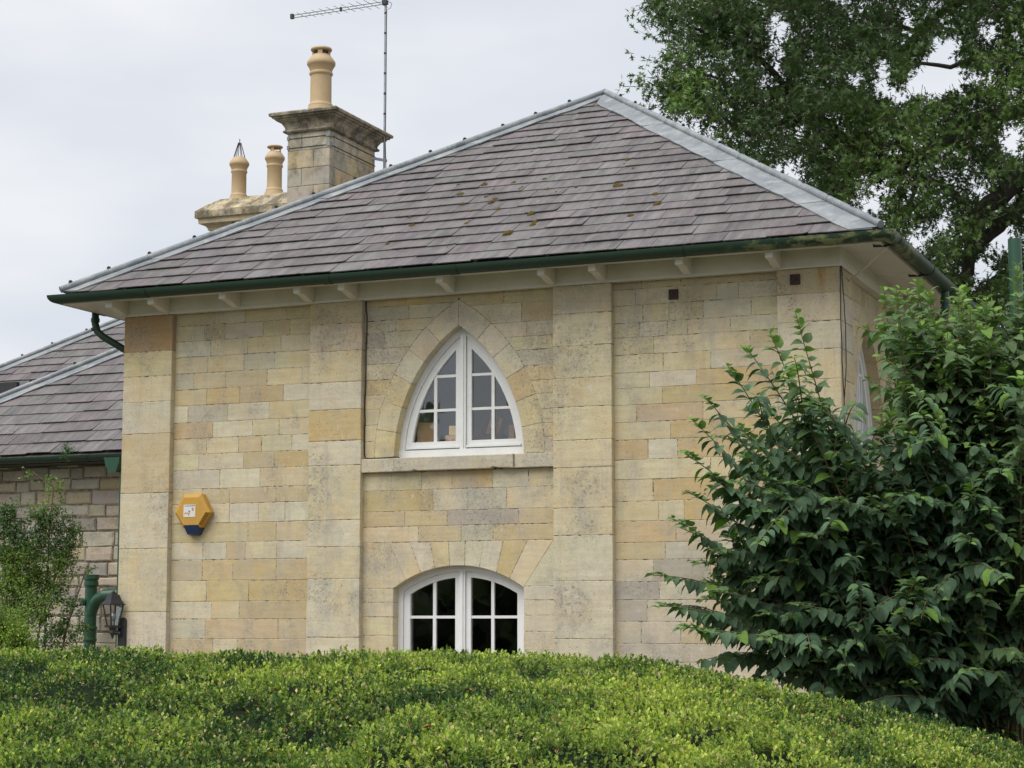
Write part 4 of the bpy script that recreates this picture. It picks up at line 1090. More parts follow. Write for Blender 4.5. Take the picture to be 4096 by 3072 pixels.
MB().box((x_lo, WY + 0.02, 0), (0.03, WY + 0.12, 0.5)).build('footing', M['stone_rubble'], w1, color=PAL['G'])
m = MB().box((xc1, Y1 + 0.06, ZE1 - 0.10), (0.02, Y1 + 0.085, ZE1 - 0.01)).box((xc1, Y1 + 0.085, ZE1 - 0.10), (0.02, WY + 0.03, ZE1 - 0.085))
m.build('soffit', M['black'], w1)
gw = gutter_run((xc1, Y1 - 0.03), (0.0, Y1 - 0.03), (0, -1), w1, z=ZE1 - 0.035, r=0.062)
collar((float(on_y(350, 1850, Y1)[0]), Y1 - 0.03), (1, 0), (0, -1), gw, z=ZE1 - 0.035, r=0.068)
MB().box((xc2 + 0.5, 5.9, 0), (-0.05, 6.0, ZE2)).build('wall', M['stone_rubble'], w2, color=PAL['G'])
MB().box((xc2, 5.40, ZE2 - 0.12), (-0.05, 5.43, ZE2 - 0.03)).build('fascia', M['black'], w2)
# dark lead-lined box gutter between the two roofs
c0 = on_y(-30, 1560, 3.9); c1 = on_y(66, 1560, 3.9); c2 = on_y(150, 1545, 4.1)
vb = MB().box((float(c0[0]) - 1.0, 3.9, float(c0[2]) - 0.35), (float(c1[0]), 4.5, float(on_y(30, 1529, 3.9)[2])))
vb.build('vent_box', M['black'], w2)
MB().box((float(c1[0]) + 0.003, 3.95, float(c0[2]) - 0.30), (float(c1[0]) + 0.85, 4.45, float(on_y(100, 1529, 3.95)[2]))).build('lead_flashing', M['lead'], w2)
# hopper head beside the corner
hp = on_y(462, 1850, 0.9)
m = MB(); hx, hz_ = float(hp[0]), float(hp[2])
m.prism([(hx - 0.10, hz_ + 0.05), (hx - 0.085, hz_ + 0.02), (hx - 0.085, hz_), (hx - 0.04, hz_ - 0.11), (hx + 0.06, hz_ - 0.11), (hx + 0.10, hz_), (hx + 0.10, hz_ + 0.05)], 0.82, 0.98)
m.tube([(hx + 0.085, 0.9, hz_ - 0.1), (hx + 0.085, 0.9, 0.1)], 0.025, 10)
m.build('hopper_head', M['green'], house)

# ------------------------------------------------------------------ fixtures
# soil pipe with a swept branch
spx = on_y(366, 2300, 1.95); sx, sy, sz = (float(q) for q in spx)
soil = thing('soil_pipe', 'stout green plastic soil pipe with side branch by the low rubble wall', 'pipe', (sx, sy, 0))
auto_smooth(MB().tube([(sx, sy, 0.0), (sx, sy, sz - 0.02)], 0.068, 20).build('pipe', M['green'], soil), 40)
m = MB(); m.lathe((sx, sy, sz - 0.13), [(0.072, 0.0), (0.084, 0.01), (0.084, 0.045), (0.078, 0.05), (0.078, 0.075), (0.088, 0.08), (0.088, 0.13), (0.076, 0.135), (0.07, 0.10)], 24)
auto_smooth(m.build('open_socket', M['green'], soil), 40)
for zc_ in (-0.62, -0.75, -0.98, -1.12):
    auto_smooth(MB().lathe((sx, sy, sz + zc_), [(0.070, 0.0), (0.079, 0.006), (0.079, 0.03), (0.070, 0.036)], 24).build('collar', M['green'], soil), 40)
br = [(sx, sy - 0.005, sz - 0.46), (sx + 0.05, sy - 0.01, sz - 0.34), (sx + 0.12, sy - 0.03, sz - 0.27), (sx + 0.22, sy - 0.06, sz - 0.235), (0.06, sy - 0.10, sz - 0.19)]
auto_smooth(MB().tube(br, 0.066, 20).build('branch', M['green'], soil), 50)
auto_smooth(MB().tube([br[3], np.array(br[3]) * 0.35 + np.array(br[4]) * 0.65], 0.075, 20).build('collar', M['green'], soil), 50)
cpt = (sx - 0.05, sy - 0.055, sz - 0.31)
auto_smooth(MB().tube([cpt, (cpt[0] - 0.022, cpt[1] - 0.03, cpt[2] + 0.005)], 0.044, 18).tube([(cpt[0] - 0.022, cpt[1] - 0.03, cpt[2] + 0.005), (cpt[0] - 0.026, cpt[1] - 0.036, cpt[2] + 0.006)], 0.030, 18).build('access_cap', M['green'], soil), 40)
auto_smooth(MB().tube([(sx + 0.05, sy - 0.02, sz - 0.86), (sx + 0.30, sy - 0.05, sz - 0.88)], 0.022, 12).tube([(sx + 0.05, sy - 0.02, sz - 0.86), (sx + 0.09, sy - 0.025, sz - 0.863)], 0.033, 12).build('waste_pipe', M['green'], soil), 40)

# vent pipe at the far right
vp = on_x(4058, 958, 8.9)
vd = 17.3
a = at(4058, 957, vd); b = at(4058, 1420, vd)
vent = thing('vent_pipe', 'tall plain green vent pipe standing at the right edge above the shrub', 'pipe', (float(a[0]), float(a[1]), 0))
auto_smooth(MB().lathe((float(a[0]), float(a[1]), 0.0), [(0.060, 0.0), (0.060, float(a[2])), (0.054, float(a[2])), (0.054, float(a[2]) - 0.3)], 24).build('pipe', M['green'], vent), 40)
for q in (-0.85, -0.92):
    auto_smooth(MB().lathe((float(a[0]), float(a[1]), float(a[2]) + q), [(0.061, 0.0), (0.068, 0.005), (0.068, 0.03), (0.061, 0.035)], 24).build('collar', M['green'], vent), 40)
e1 = at(3985, 1415, vd + 0.1)
auto_smooth(MB().tube([(float(a[0]), float(a[1]), float(a[2]) - 1.16), (float(a[0]) - 0.10, float(a[1]) + 0.02, float(a[2]) - 1.03), tuple(e1 - np.array([0.05, -0.05, 0.08]))], 0.05, 16).build('branch', M['green'], vent), 50)

# alarm box
acx, acz = 0.885, 2.715
alarm = thing('alarm_box', 'yellow hexagonal burglar alarm box with navy base on the left wall', 'alarm', (acx, 0, acz))
def hexp(w_, ht, hb): return [(acx - w_ * 0.5, acz - hb), (acx + w_ * 0.5, acz - hb), (acx + w_, acz), (acx + w_ * 0.5, acz + ht), (acx - w_ * 0.5, acz + ht), (acx - w_, acz)]
bk = hexp(0.205, 0.185, 0.15); ft = hexp(0.168, 0.15, 0.125); n = 6
vs = [(x, -0.004, z) for x, z in bk] + [(x, -0.075, z) for x, z in bk] + [(x, -0.105, z) for x, z in ft]
fs = [tuple(range(12, 18))]
for i in range(6):
    j = (i + 1) % 6; fs += [(i, j, j + 6, i + 6), (i + 6, j + 6, j + 12, i + 12)]
body = make('body', vs, fs, M['yellow'], alarm)
def lerp(a, b, t): return np.array(a) * (1 - t) + np.array(b) * t
# louvre slots on the lower right facet
for k in range(7):
    t_ = 0.10 + k * 0.125
    p0 = lerp((ft[2][0], -0.1056, ft[2][1]), (ft[1][0], -0.1056, ft[1][1]), t_); p1 = lerp((bk[2][0], -0.0756, bk[2][1]), (bk[1][0], -0.0756, bk[1][1]), t_)
    n_ = np.array([0.78, -0.5, -0.36]); n_ /= np.linalg.norm(n_)
    MB().obox(lerp(p0, p1, 0.5) + n_ * 0.001, (p1 - p0) / np.linalg.norm(p1 - p0), np.cross(n_, (p1 - p0) / np.linalg.norm(p1 - p0)), n_, np.linalg.norm(p1 - p0) * 0.42, 0.0035, 0.003).build('louvre_slot', M['louvre'], alarm)
w5 = 0.205 * 0.5
vs = [(acx - w5, -0.004, acz - 0.151), (acx + w5, -0.004, acz - 0.151), (acx + w5 * 0.82, -0.108, acz - 0.126), (acx - w5 * 0.82, -0.108, acz - 0.126),
      (acx - w5 * 0.62, -0.012, acz - 0.225), (acx + w5 * 0.62, -0.012, acz - 0.225), (acx + w5 * 0.55, -0.075, acz - 0.215), (acx - w5 * 0.55, -0.075, acz - 0.215)]
make('strobe_base', vs, [(0, 1, 2, 3), (7, 6, 5, 4), (3, 2, 6, 7), (2, 1, 5, 6), (0, 3, 7, 4), (1, 0, 4, 5)], M['navy'], alarm)
stk = MB().box((acx - 0.085, -0.1075, acz - 0.045), (acx + 0.052, -0.1045, acz + 0.078)).build('sticker', M['sticker'], alarm)
m = MB()
for x0, x1, z0, z1 in ((-0.075, -0.045, 0.062, 0.070), (-0.04, -0.022, 0.060, 0.070), (-0.017, 0.006, 0.062, 0.071), (0.010, 0.024, 0.061, 0.072), (0.027, 0.045, 0.062, 0.073), (-0.03, -0.02, -0.03, -0.018)):
    m.box((acx + x0, -0.1085, acz + z0), (acx + x1, -0.1070, acz + z1))
pm = m.build('faded_print', M['print_blue'], stk); pm['kind'] = 'stuff'
vs = [(acx + 0.022 + 0.013 * math.cos(t), -0.1086, acz + 0.032 + 0.018 * math.sin(t)) for t in np.linspace(0, 2 * math.pi, 14)[:-1]]
make('faded_print', vs, [tuple(range(len(vs)))][::-1], M['print_orange'], stk)
vs = [(acx - 0.078 + x, -0.1086, acz - 0.018 + z) for x, z in ((0, 0), (0.03, 0.008), (0.05, 0.0), (0.07, 0.006), (0.072, 0.016), (0.05, 0.014), (0.03, 0.02), (0.006, 0.016))]
make('faded_print', vs, [tuple(range(len(vs)))], M['print_orange'], stk)
MB().tube([(acx - 0.018, -0.105, acz + 0.012), (acx - 0.018, -0.112, acz + 0.012)], 0.007, 12).build('stud', M['blue_dot'], alarm)

# wall lantern at the left corner
lc = on_y(452, 2450, -0.16); lx, lz = float(lc[0]), float(lc[2]); ly = -0.16
lan = thing('wall_lantern', 'black four-sided wall lantern on the left corner above the hedge', 'lantern', (lx, ly, lz - 0.2))
def frustum(c, z0, r0, z1, r1, rot=rad(20)):
    q = [(math.cos(rot + math.pi / 2 * k), math.sin(rot + math.pi / 2 * k)) for k in range(4)]
    return [(c[0] + r0 * a, c[1] + r0 * b, z0) for a, b in q] + [(c[0] + r1 * a, c[1] + r1 * b, z1) for a, b in q]
m = MB()
for z0, r0, z1, r1 in ((lz + 0.075, 0.125, lz + 0.085, 0.125), (lz + 0.085, 0.115, lz + 0.125, 0.085), (lz + 0.125, 0.085, lz + 0.18, 0.06), (lz + 0.18, 0.035, lz + 0.20, 0.03)):
    m.add(frustum((lx, ly), z0, r0, z1, r1), [(3, 2, 1, 0), (4, 5, 6, 7), (0, 1, 5, 4), (1, 2, 6, 5), (2, 3, 7, 6), (3, 0, 4, 7)])
m.lathe((lx, ly, lz + 0.195), [(0.012, 0), (0.016, 0.012), (0.006, 0.03)], 10)
m.build('hood', M['black'], lan)
fq = frustum((lx, ly), lz - 0.13, 0.058, lz + 0.076, 0.102)
for k in range(4): MB().tube([fq[k], fq[k + 4]], 0.008, 6).build('frame_bar', M['black'], lan)
for k in range(4):
    j = (k + 1) % 4; make('pane', [np.array(fq[i]) * 0.99 + np.array([lx, ly, fq[i][2]]) * 0.01 for i in (k, j, j + 4, k + 4)], [(0, 1, 2, 3)], M['lamp_glass'], lan)
MB().lathe((lx, ly, lz - 0.125), [(0.018, 0.0), (0.018, 0.04), (0.03, 0.06), (0.034, 0.09), (0.02, 0.12), (0.004, 0.13)], 12).build('bulb', M['alu'], lan)
m = MB(); m.add(frustum((lx, ly), lz - 0.15, 0.08, lz - 0.128, 0.085), [(3, 2, 1, 0), (4, 5, 6, 7), (0, 1, 5, 4), (1, 2, 6, 5), (2, 3, 7, 6), (3, 0, 4, 7)])
m.lathe((lx, ly, lz - 0.265), [(0.004, 0.0), (0.012, 0.02), (0.018, 0.04), (0.035, 0.06), (0.03, 0.09), (0.04, 0.116)], 12)
m.build('base_cup', M['black'], lan)
MB().tube([(lx, ly, lz - 0.20), (lx + 0.06, ly + 0.03, lz - 0.21), (0.055, -0.09, lz - 0.19), (0.06, -0.075, lz - 0.19)], 0.02, 10).build('arm', M['black'], lan)
bx, bz0, bz1 = 0.098, lz - 0.37, lz - 0.08
pts_ = []
for k in range(9): t_ = math.pi * k / 8; pts_.append((bx + 0.042 * math.cos(t_), bz1 + 0.03 * math.sin(t_)))
for k in range(9): t_ = math.pi + math.pi * k / 8; pts_.append((bx + 0.042 * math.cos(t_), bz0 + 0.03 * math.sin(t_)))
MB().prism(pts_[::-1], -0.105, -0.0725).build('back_plate', M['black'], lan)
MB().box((bx - 0.03, -0.1065, bz0 + 0.02), (bx + 0.024, -0.1045, bz0 + 0.035)).build('sensor_strip', M['alu'], lan)

# iron tie plates
def tie_plate(x, z, y):
    t = MB().box((x - 0.045, y - 0.012, z - 0.046), (x + 0.045, y, z + 0.046)).build('tie_plate', M['rust'], house)
    MB().lathe((x, y - 0.014, z), [(0.011, -0.011), (0.011, 0.011)], 6).build('bolt', M['rust'], t)
tie_plate(5.92, 4.602, -0.003); tie_plate(7.075, 4.648, PF - 0.003)
# cables
def cable(label, pts, r, pv):
    tag(MB().tube(pts, r, 6).build('cable', M['cable'], pivot=pv), label, 'cable', 'cables fixed to the front wall')
def wob(pts, n=10, a=0.004):
    out = []
    for p, q in zip(pts[:-1], pts[1:]):
        for k in range(n): out.append(lerp(p, q, k / n) + np.array([R.uniform(-a, a), 0, 0]))
    return out + [np.array(pts[-1])]
cable('thin black cable running down beside the pointed window to its sill', wob([(2.772, -0.008, 4.74), (2.785, -0.008, 4.55), (2.772, -0.008, 3.9), (2.770, -0.008, 3.24)], 6) + [np.array(p) for p in ((2.78, -0.008, 3.205), (2.82, -0.010, 3.198), (3.0, -0.008, 3.200), (3.09, -0.006, 3.205), (3.10, 0.1, 3.205))], 0.0055, (2.77, 0, 3.2))
cable('left of two black cables hanging down the right corner', wob([(7.482, -0.055, 4.745), (7.484, -0.085, 4.62), (7.482, -0.085, 4.1), (7.492, -0.085, 3.55), (7.495, -0.08, 1.2)], 6, 0.003), 0.005, (7.48, -0.07, 1.2))
cable('right of two black cables hanging down the right corner', wob([(7.490, -0.052, 4.745), (7.497, -0.07, 4.60), (7.518, -0.06, 4.2), (7.512, -0.06, 3.8), (7.497, -0.082, 3.56), (7.503, -0.08, 1.2)], 6, 0.003), 0.005, (7.50, -0.07, 1.2))

# books and boxes on the upper window board
WB = 3.345
MB().box((3.0, 0.215, 3.20), (4.52, 0.48, WB - 0.012)).build('window_board', M['white'], house)
def slab(name, label, cat, c, sx_, sy_, sz_, mat, lean=0.0, rz=0.0, page=None, grp={'book': 'books leaning in the pointed window', 'box': 'boxes on the upper window board'}):
    ca, sa = math.cos(lean), math.sin(lean); cr, sr = math.cos(rz), math.sin(rz)
    ax_ = np.array([ca * cr, ca * sr, -sa]); ay_ = np.array([-sr, cr, 0]); az_ = np.cross(ax_, ay_)
    b_ = np.array(c, float)
    if page is None:
        o_ = MB().obox(b_, ax_, ay_, az_, sx_ / 2, sy_ / 2, sz_ / 2).build(name, mat, pivot=c)
        tag(o_, label, cat, grp.get(cat))
    else:
        t = thing(name, label, cat, c, grp.get(cat))
        k = sx_ / 2 - 0.002
        for s in (-1, 1): MB().obox(b_ + ax_ * s * k, ax_, ay_, az_, 0.002, sy_ / 2, sz_ / 2).build('cover', mat, t)
        MB().obox(b_ - ay_ * (sy_ / 2 - 0.001), ax_, ay_, az_, sx_ / 2 - 0.004, 0.0015, sz_ / 2).build('spine', page, t)
        MB().obox(b_ + ay_ * 0.004, ax_, ay_, az_, sx_ / 2 - 0.004, sy_ / 2 - 0.006, sz_ / 2 - 0.004).build('pages', M['paper'], t)
slab('board_panel', 'brown board leaning behind the lower left pane of the pointed window', 'board', (3.30, 0.285, WB + 0.105), 0.19, 0.012, 0.21, M['card'], 0.0, 0.5)
slab('card_box', 'low brown box under the buff box in the pointed window', 'box', (3.63, 0.285, WB + 0.035), 0.20, 0.15, 0.07, M['card'])
slab('card_box', 'buff box on top of the low brown box in the pointed window', 'box', (3.64, 0.285, WB + 0.117), 0.17, 0.13, 0.09, M['buff'], 0.0, 0.25)
slab('book_tray', 'dark red tray holding the leaning books in the pointed window', 'tray', (4.00, 0.285, WB + 0.03), 0.24, 0.16, 0.06, M['maroon'])
for x, mt, lab in ((3.945, 'black', 'dark leftmost of the four leaning books in the pointed window'), (3.99, 'card', 'brown second book of the four leaning in the pointed window'), (4.035, 'buff', 'buff third book of the four leaning in the pointed window'), (4.085, 'buff', 'buff rightmost of the four leaning books in the pointed window')):
    slab('book', lab, 'book', (x, 0.285, WB + 0.142), 0.036, 0.13, 0.155, M[mt], 0.32, 0.0, M['card' if mt != 'black' else 'maroon'])
slab('card_box', 'brown box behind the lower right pane of the pointed window', 'box', (4.30, 0.29, WB + 0.075), 0.22, 0.14, 0.15, M['card'])

# ------------------------------------------------------------------ foliage tools
def leaf_mesh(name, Pn, A, Nn, Ln, Wd, Cc, tv, tf, mat, parent=None, pivot=(0, 0, 0)):
    """many leaves as one mesh: positions, axes, normals, lengths, widths, colours; template vertices tv, triangles tf"""
    n = len(Pn); tv = np.array(tv, float); tf = np.array(tf, int); k = len(tv)
    A = A / (np.linalg.norm(A, axis=1, keepdims=True) + 1e-9)
    B = np.cross(Nn, A); B /= (np.linalg.norm(B, axis=1, keepdims=True) + 1e-9); Nn = np.cross(A, B)
    g_ = org(parent) if parent is not None else np.array(pivot, float)
    V = (Pn - g_)[:, None, :] + Ln[:, None, None] * tv[None, :, 0:1] * A[:, None, :] + Wd[:, None, None] * tv[None, :, 1:2] * B[:, None, :] + Ln[:, None, None] * tv[None, :, 2:3] * Nn[:, None, :]
    V = V.reshape(-1, 3).astype(np.float32)
    Fc = (np.arange(n)[:, None, None] * k + tf[None]).reshape(-1).astype(np.int32)
    me = bpy.data.meshes.new(name); nf = n * len(tf)
    me.vertices.add(len(V)); me.vertices.foreach_set('co', V.ravel())
    me.loops.add(nf * 3); me.loops.foreach_set('vertex_index', Fc)
    me.polygons.add(nf); me.polygons.foreach_set('loop_start', np.arange(0, nf * 3, 3, dtype=np.int32))
    try: me.polygons.foreach_set('loop_total', np.full(nf, 3, np.int32))
    except Exception: pass
    ca = me.color_attributes.new('Col', 'FLOAT_COLOR', 'POINT')
    cc = np.ones((len(V), 4), np.float32); cc[:, :3] = np.repeat(Cc, k, axis=0); ca.data.foreach_set('color', cc.ravel())
    me.materials.append(mat); me.update(); me.validate()
    o_ = bpy.data.objects.new(name, me); link(o_, parent)
    if parent is None: o_.location = pivot
    return o_
def unit(v): return v / (np.linalg.norm(v, axis=-1, keepdims=True) + 1e-9)
def vnoise(p, s, seed=0):
    """smooth value noise on points (n, 3)"""
    q = np.asarray(p, float) * s + seed * 17.3; i = np.floor(q).astype(np.int64); f = q - i; f = f * f * (3 - 2 * f); out = 0
    for dx in (0, 1):
        for dy in (0, 1):
            for dz in (0, 1):
                h = (i[:, 0] + dx) * 374761393 + (i[:, 1] + dy) * 668265263 + (i[:, 2] + dz) * 2147483647 + seed * 97
                h = (h ^ (h >> 13)) * 1274126177; h = (h ^ (h >> 16)) & 0xffff
                out = out + h / 65535.0 * np.abs(1 - dx - f[:, 0]) * np.abs(1 - dy - f[:, 1]) * np.abs(1 - dz - f[:, 2])
    return out
T_DIA = [(0, 0, 0), (0.55, -0.5, 0.10), (1, 0, 0.02), (0.55, 0.5, 0.10)], [(0, 1, 2), (0, 2, 3)]
T_OAK = [(0, 0, 0), (0.52, -0.16, 0.03), (1, 0, -0.05), (0.52, 0.16, 0.03), (0.25, 0, 0), (0.62, -0.50, 0.04), (0.50, 0, 0.01), (0.62, 0.50, 0.04), (0.55, 0, 0), (0.90, -0.34, 0), (0.74, 0, 0), (0.90, 0.34, 0)], \
        [(0, 1, 2), (0, 2, 3), (4, 5, 6), (4, 6, 7), (8, 9, 10), (8, 10, 11)]
st_t = [(0.0, 0.08, 0.0), (0.04, 0.30, 0.012), (0.17, 0.47, 0.03), (0.38, 0.50, 0.02), (0.62, 0.37, -0.05), (0.82, 0.16, -0.15), (1.0, 0.0, -0.27)]
tvv, tff = [], []
for t_, w_, z_ in st_t: tvv += [(t_ - (0.05 if t_ == 0.04 else 0), -w_, z_ + w_ * 0.16), (t_, 0, z_), (t_ - (0.05 if t_ == 0.04 else 0), w_, z_ + w_ * 0.16)]
for i in range(len(st_t) - 1):
    a = i * 3
    for j in (0, 1): tff += [(a + j, a + j + 1, a + j + 4), (a + j, a + j + 4, a + j + 3)]
T_SHRUB = tvv, tff

# ------------------------------------------------------------------ clipped box hedge in the foreground
HH = np.array([-math.sin(YAW), math.cos(YAW), 0.0])          # level view direction
CREST_X = [-600, 0, 300, 700, 1100, 1500, 1900, 2300, 2600, 2850, 3200, 3600, 4000, 4400, 4900]
CREST_Y = [2585, 2598, 2606, 2612, 2606, 2596, 2580, 2600, 2630, 2672, 2758, 2850, 2950, 3060, 3200]
DC = 11.4
def hedge_z(s, d):
    s = np.asarray(s, float); d = np.asarray(d, float)
    px = 2048 + F_PX * s / DC
    zc = 1.6 - (np.interp(px, CREST_X, CREST_Y) + 34 - 2500) / F_PX * DC
    f = np.clip((DC - d) / 4.6, 0, 3)
    z = zc - 0.45 * f ** 1.8
    z = np.where(d > DC, zc - 0.35 * np.clip((d - DC) / 1.0, 0, 3) ** 2, z)
    z = np.where(d < 6.3, z - 1.3 * np.clip((6.3 - d) / 0.9, 0, 2) ** 2, z)
    P3 = np.stack([s, d, np.zeros_like(s)], -1).reshape(-1, 3)
    n1 = vnoise(P3, 1.15, 3).reshape(s.shape) - 0.5; n2 = vnoise(P3, 3.1, 5).reshape(s.shape) - 0.5; n3 = vnoise(P3, 7.0, 6).reshape(s.shape) - 0.5
    amp = np.clip((DC + 0.3 - d) / 1.2, 0.25, 1.0)
    return z + (0.13 * n1 + 0.13 * n2 + 0.10 * n3) * amp
def hedge_xyz(s, d, dz=0.0):
    s = np.asarray(s, float); d = np.asarray(d, float)
    z = hedge_z(s, d) + dz
    p = CAM[None, :2] + d.reshape(-1, 1) * HH[None, :2] + s.reshape(-1, 1) * RT[None, :2]
    return np.concatenate([p, z.reshape(-1, 1)], 1)
hc = hedge_xyz(np.array([0.0]), np.array([9.5]))[0]
hedge = thing('box_hedge', 'broad clipped box hedge swelling across the whole foreground', 'hedge', (float(hc[0]), float(hc[1]), 0))
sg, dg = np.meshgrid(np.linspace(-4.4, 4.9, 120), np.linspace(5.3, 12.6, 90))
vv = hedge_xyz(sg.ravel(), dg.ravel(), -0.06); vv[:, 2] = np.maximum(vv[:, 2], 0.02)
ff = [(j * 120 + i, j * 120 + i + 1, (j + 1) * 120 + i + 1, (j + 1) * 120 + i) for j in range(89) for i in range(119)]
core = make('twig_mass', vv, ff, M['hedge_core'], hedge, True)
NSP = 58000
d_ = DC + 0.35 - (DC + 0.35 - 6.2) * rng.random(NSP) ** 1.0
s_ = (rng.random(NSP) - 0.5) * 2 * (d_ * 0.30 + 0.15)
hole = vnoise(np.stack([s_, d_, d_ * 0], 1), 2.3, 9) * 0.6 + vnoise(np.stack([s_, d_, d_ * 0], 1), 6.0, 4) * 0.4
keep = (hole > 0.36) | (rng.random(NSP) < 0.75)
d_, s_, hole = d_[keep], s_[keep], hole[keep]; NSP = len(d_)
base_p = hedge_xyz(s_, d_)
eps = 0.03
nx = (hedge_z(s_ + eps, d_) - hedge_z(s_ - eps, d_)) / (2 * eps); ny = (hedge_z(s_, d_ + eps) - hedge_z(s_, d_ - eps)) / (2 * eps)
nrm = unit(-nx[:, None] * RT[None] - ny[:, None] * HH[None] + np.array([[0, 0, 1.0]]))
axis = unit(nrm * 0.7 + np.array([[0, 0, 0.45]]) + rng.normal(0, 0.33, (NSP, 3)))
tip = base_p + axis * (rng.random((NSP, 1)) ** 1.6 * 0.052 - 0.014) - nrm * np.clip((0.40 - hole) * 0.55, 0, 0.05)[:, None]
KL = 7
idx = np.repeat(np.arange(NSP), KL); nL = len(idx); ord_ = np.tile(np.arange(KL), NSP)
az_ = rng.random(nL) * 2 * math.pi
u1 = unit(np.cross(axis, np.array([[0.31, 0.77, 0.2]]))); u2 = np.cross(axis, u1)
rd = u1[idx] * np.cos(az_)[:, None] + u2[idx] * np.sin(az_)[:, None]
lvl = ord_ / (KL - 1.0)
spread = 0.35 + 0.85 * lvl + rng.normal(0, 0.15, nL)
A_ = unit(axis[idx] * np.cos(spread)[:, None] + rd * np.sin(spread)[:, None])
N_ = unit(axis[idx] * np.sin(spread)[:, None] * 0.9 - rd * np.cos(spread)[:, None] + rng.normal(0, 0.25, (nL, 3)))
Pn = tip[idx] - axis[idx] * (lvl * 0.030)[:, None]
Ln = rng.uniform(0.009, 0.024, nL); Wd = Ln * rng.uniform(0.56, 0.78, nL)
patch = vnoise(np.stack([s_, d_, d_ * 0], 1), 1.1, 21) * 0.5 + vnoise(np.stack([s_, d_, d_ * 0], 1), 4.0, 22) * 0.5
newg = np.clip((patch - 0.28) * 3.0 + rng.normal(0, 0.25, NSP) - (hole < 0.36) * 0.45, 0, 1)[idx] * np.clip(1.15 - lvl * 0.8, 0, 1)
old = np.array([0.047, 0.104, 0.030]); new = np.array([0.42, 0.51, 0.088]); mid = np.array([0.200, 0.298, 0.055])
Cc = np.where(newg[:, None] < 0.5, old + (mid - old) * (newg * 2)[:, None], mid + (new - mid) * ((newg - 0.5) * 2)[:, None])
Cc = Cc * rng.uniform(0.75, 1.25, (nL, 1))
dead = rng.random(nL) < 0.065
Cc[dead] = np.array([0.60, 0.50, 0.24]) * rng.uniform(0.6, 1.1, (dead.sum(), 1))
brn = rng.random(nL) < 0.005
Cc[brn] = np.array([0.34, 0.15, 0.06])
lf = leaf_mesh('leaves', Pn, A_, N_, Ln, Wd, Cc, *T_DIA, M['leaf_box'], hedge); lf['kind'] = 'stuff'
# a few fallen brown leaves lying on the hedge
for k, (px, py) in enumerate([(612, 2620), (505, 2685), (715, 2660), (1115, 2788), (1120, 2820), (232, 2985), (2298, 2735), (1740, 2930), (2090, 3015), (2310, 2950), (3080, 2920), (3050, 3025), (1855, 2780), (2560, 2760)]):
    dd = np.linspace(6.4, 11.3, 200); cand = np.array([at(px, py, q) for q in dd]); s0 = (cand - CAM) @ RT
    zz_ = hedge_z(s0, dd); j = int(np.argmin(np.abs(cand[:, 2] - zz_ - 0.02))); c0 = cand[j] + np.array([0, 0, 0.025])
    an = R.uniform(0, 6.28); ax_ = np.array([math.cos(an), math.sin(an), R.uniform(-0.2, 0.4)]); ax_ /= np.linalg.norm(ax_); bx_ = np.cross((0, 0, 1), ax_); bx_ /= np.linalg.norm(bx_)
    L_ = R.uniform(0.035, 0.06)
    vs = [c0, c0 + ax_ * L_ * 0.5 + bx_ * L_ * 0.25 + np.array([0, 0, 0.008]), c0 + ax_ * L_, c0 + ax_ * L_ * 0.5 - bx_ * L_ * 0.25 + np.array([0, 0, 0.010])]
    side = 'left' if px < 2048 else 'right'
    make('fallen_leaf', vs, [(0, 1, 2), (0, 2, 3)], M['rust_stain'], hedge)

# ------------------------------------------------------------------ big drooping shrub on the right
SB = at(3950, 2950, 13.4); SB = np.array([SB[0], SB[1], 0.0])
shrub = thing('arching_shrub', 'large dark shrub with arching stems and drooping pointed leaves before the corner', 'shrub', tuple(SB))
tips = [(3180,1245,.9),(2905,1455,.8),(2985,1390,.8),(2765,1675,.8),(2745,1815,.7),(2820,1590,.7),(2690,2075,.5),(2720,2110,.5),(2600,2300,.4),(2615,2425,.4),(2705,2515,.3),(2760,2250,.4),(2740,1960,.6),
        (3535,1165,1),(3665,1120,1),(3720,1160,1),(3810,1215,1),(3880,1230,1),(3940,1195,1),(4000,1240,1),(4070,1050,1),(3600,1300,1),
        (3080,1330,.9),(3130,1500,.8),(2950,1700,.7),(3050,1620,.7),(2850,1900,.6),(2900,2150,.4),(2800,2400,.3),(3000,2350,.3),(2880,2640,.1),(3050,2560,.1),(3200,2700,0),(3350,2780,0),(3560,2870,-.1),(3640,2840,-.1),(3450,2650,0),(3300,2450,.1),(3150,2250,.3),
        (3320,2130,.3),(3500,2250,.2),(3620,2390,.1),(3760,2500,.1),(3900,2620,0),(3980,2760,0),(3540,2030,.4),(3700,2160,.3),(3850,2270,.2),(4000,2400,.2),(4050,2200,.3),(3620,1850,.6),(3450,1850,.6),(3780,1900,.5),(3930,2000,.5),(4060,1800,.6),(3250,1850,.6),(3120,1950,.5),(3350,1700,.7),(3550,1650,.8),(3750,1650,.8),(3920,1600,.8),(4080,1500,.9),(3680,1480,.9),(3850,1420,.9),(4000,1380,.9),(3240,1640,.7)]
while len(tips) < 175:
    q_ = (R.uniform(2950, 4380), R.uniform(1350, 2750), R.uniform(0.1, 0.9))
    if q_[1] < 1560 and q_[0] < 3560: continue          # keep the gap in front of the side window
    tips.append(q_)
for k in range(45): tips.append((R.uniform(2780, 3350), R.uniform(1720, 2650), R.uniform(0.1, 0.6)))
for k in range(70): tips.append((R.uniform(3580, 4450), R.uniform(1120, 1520), 0.95))
SP, SA, SN, SL, SW, SCl, SDp = [], [], [], [], [], [], []
stems = MB(); gstems = MB()
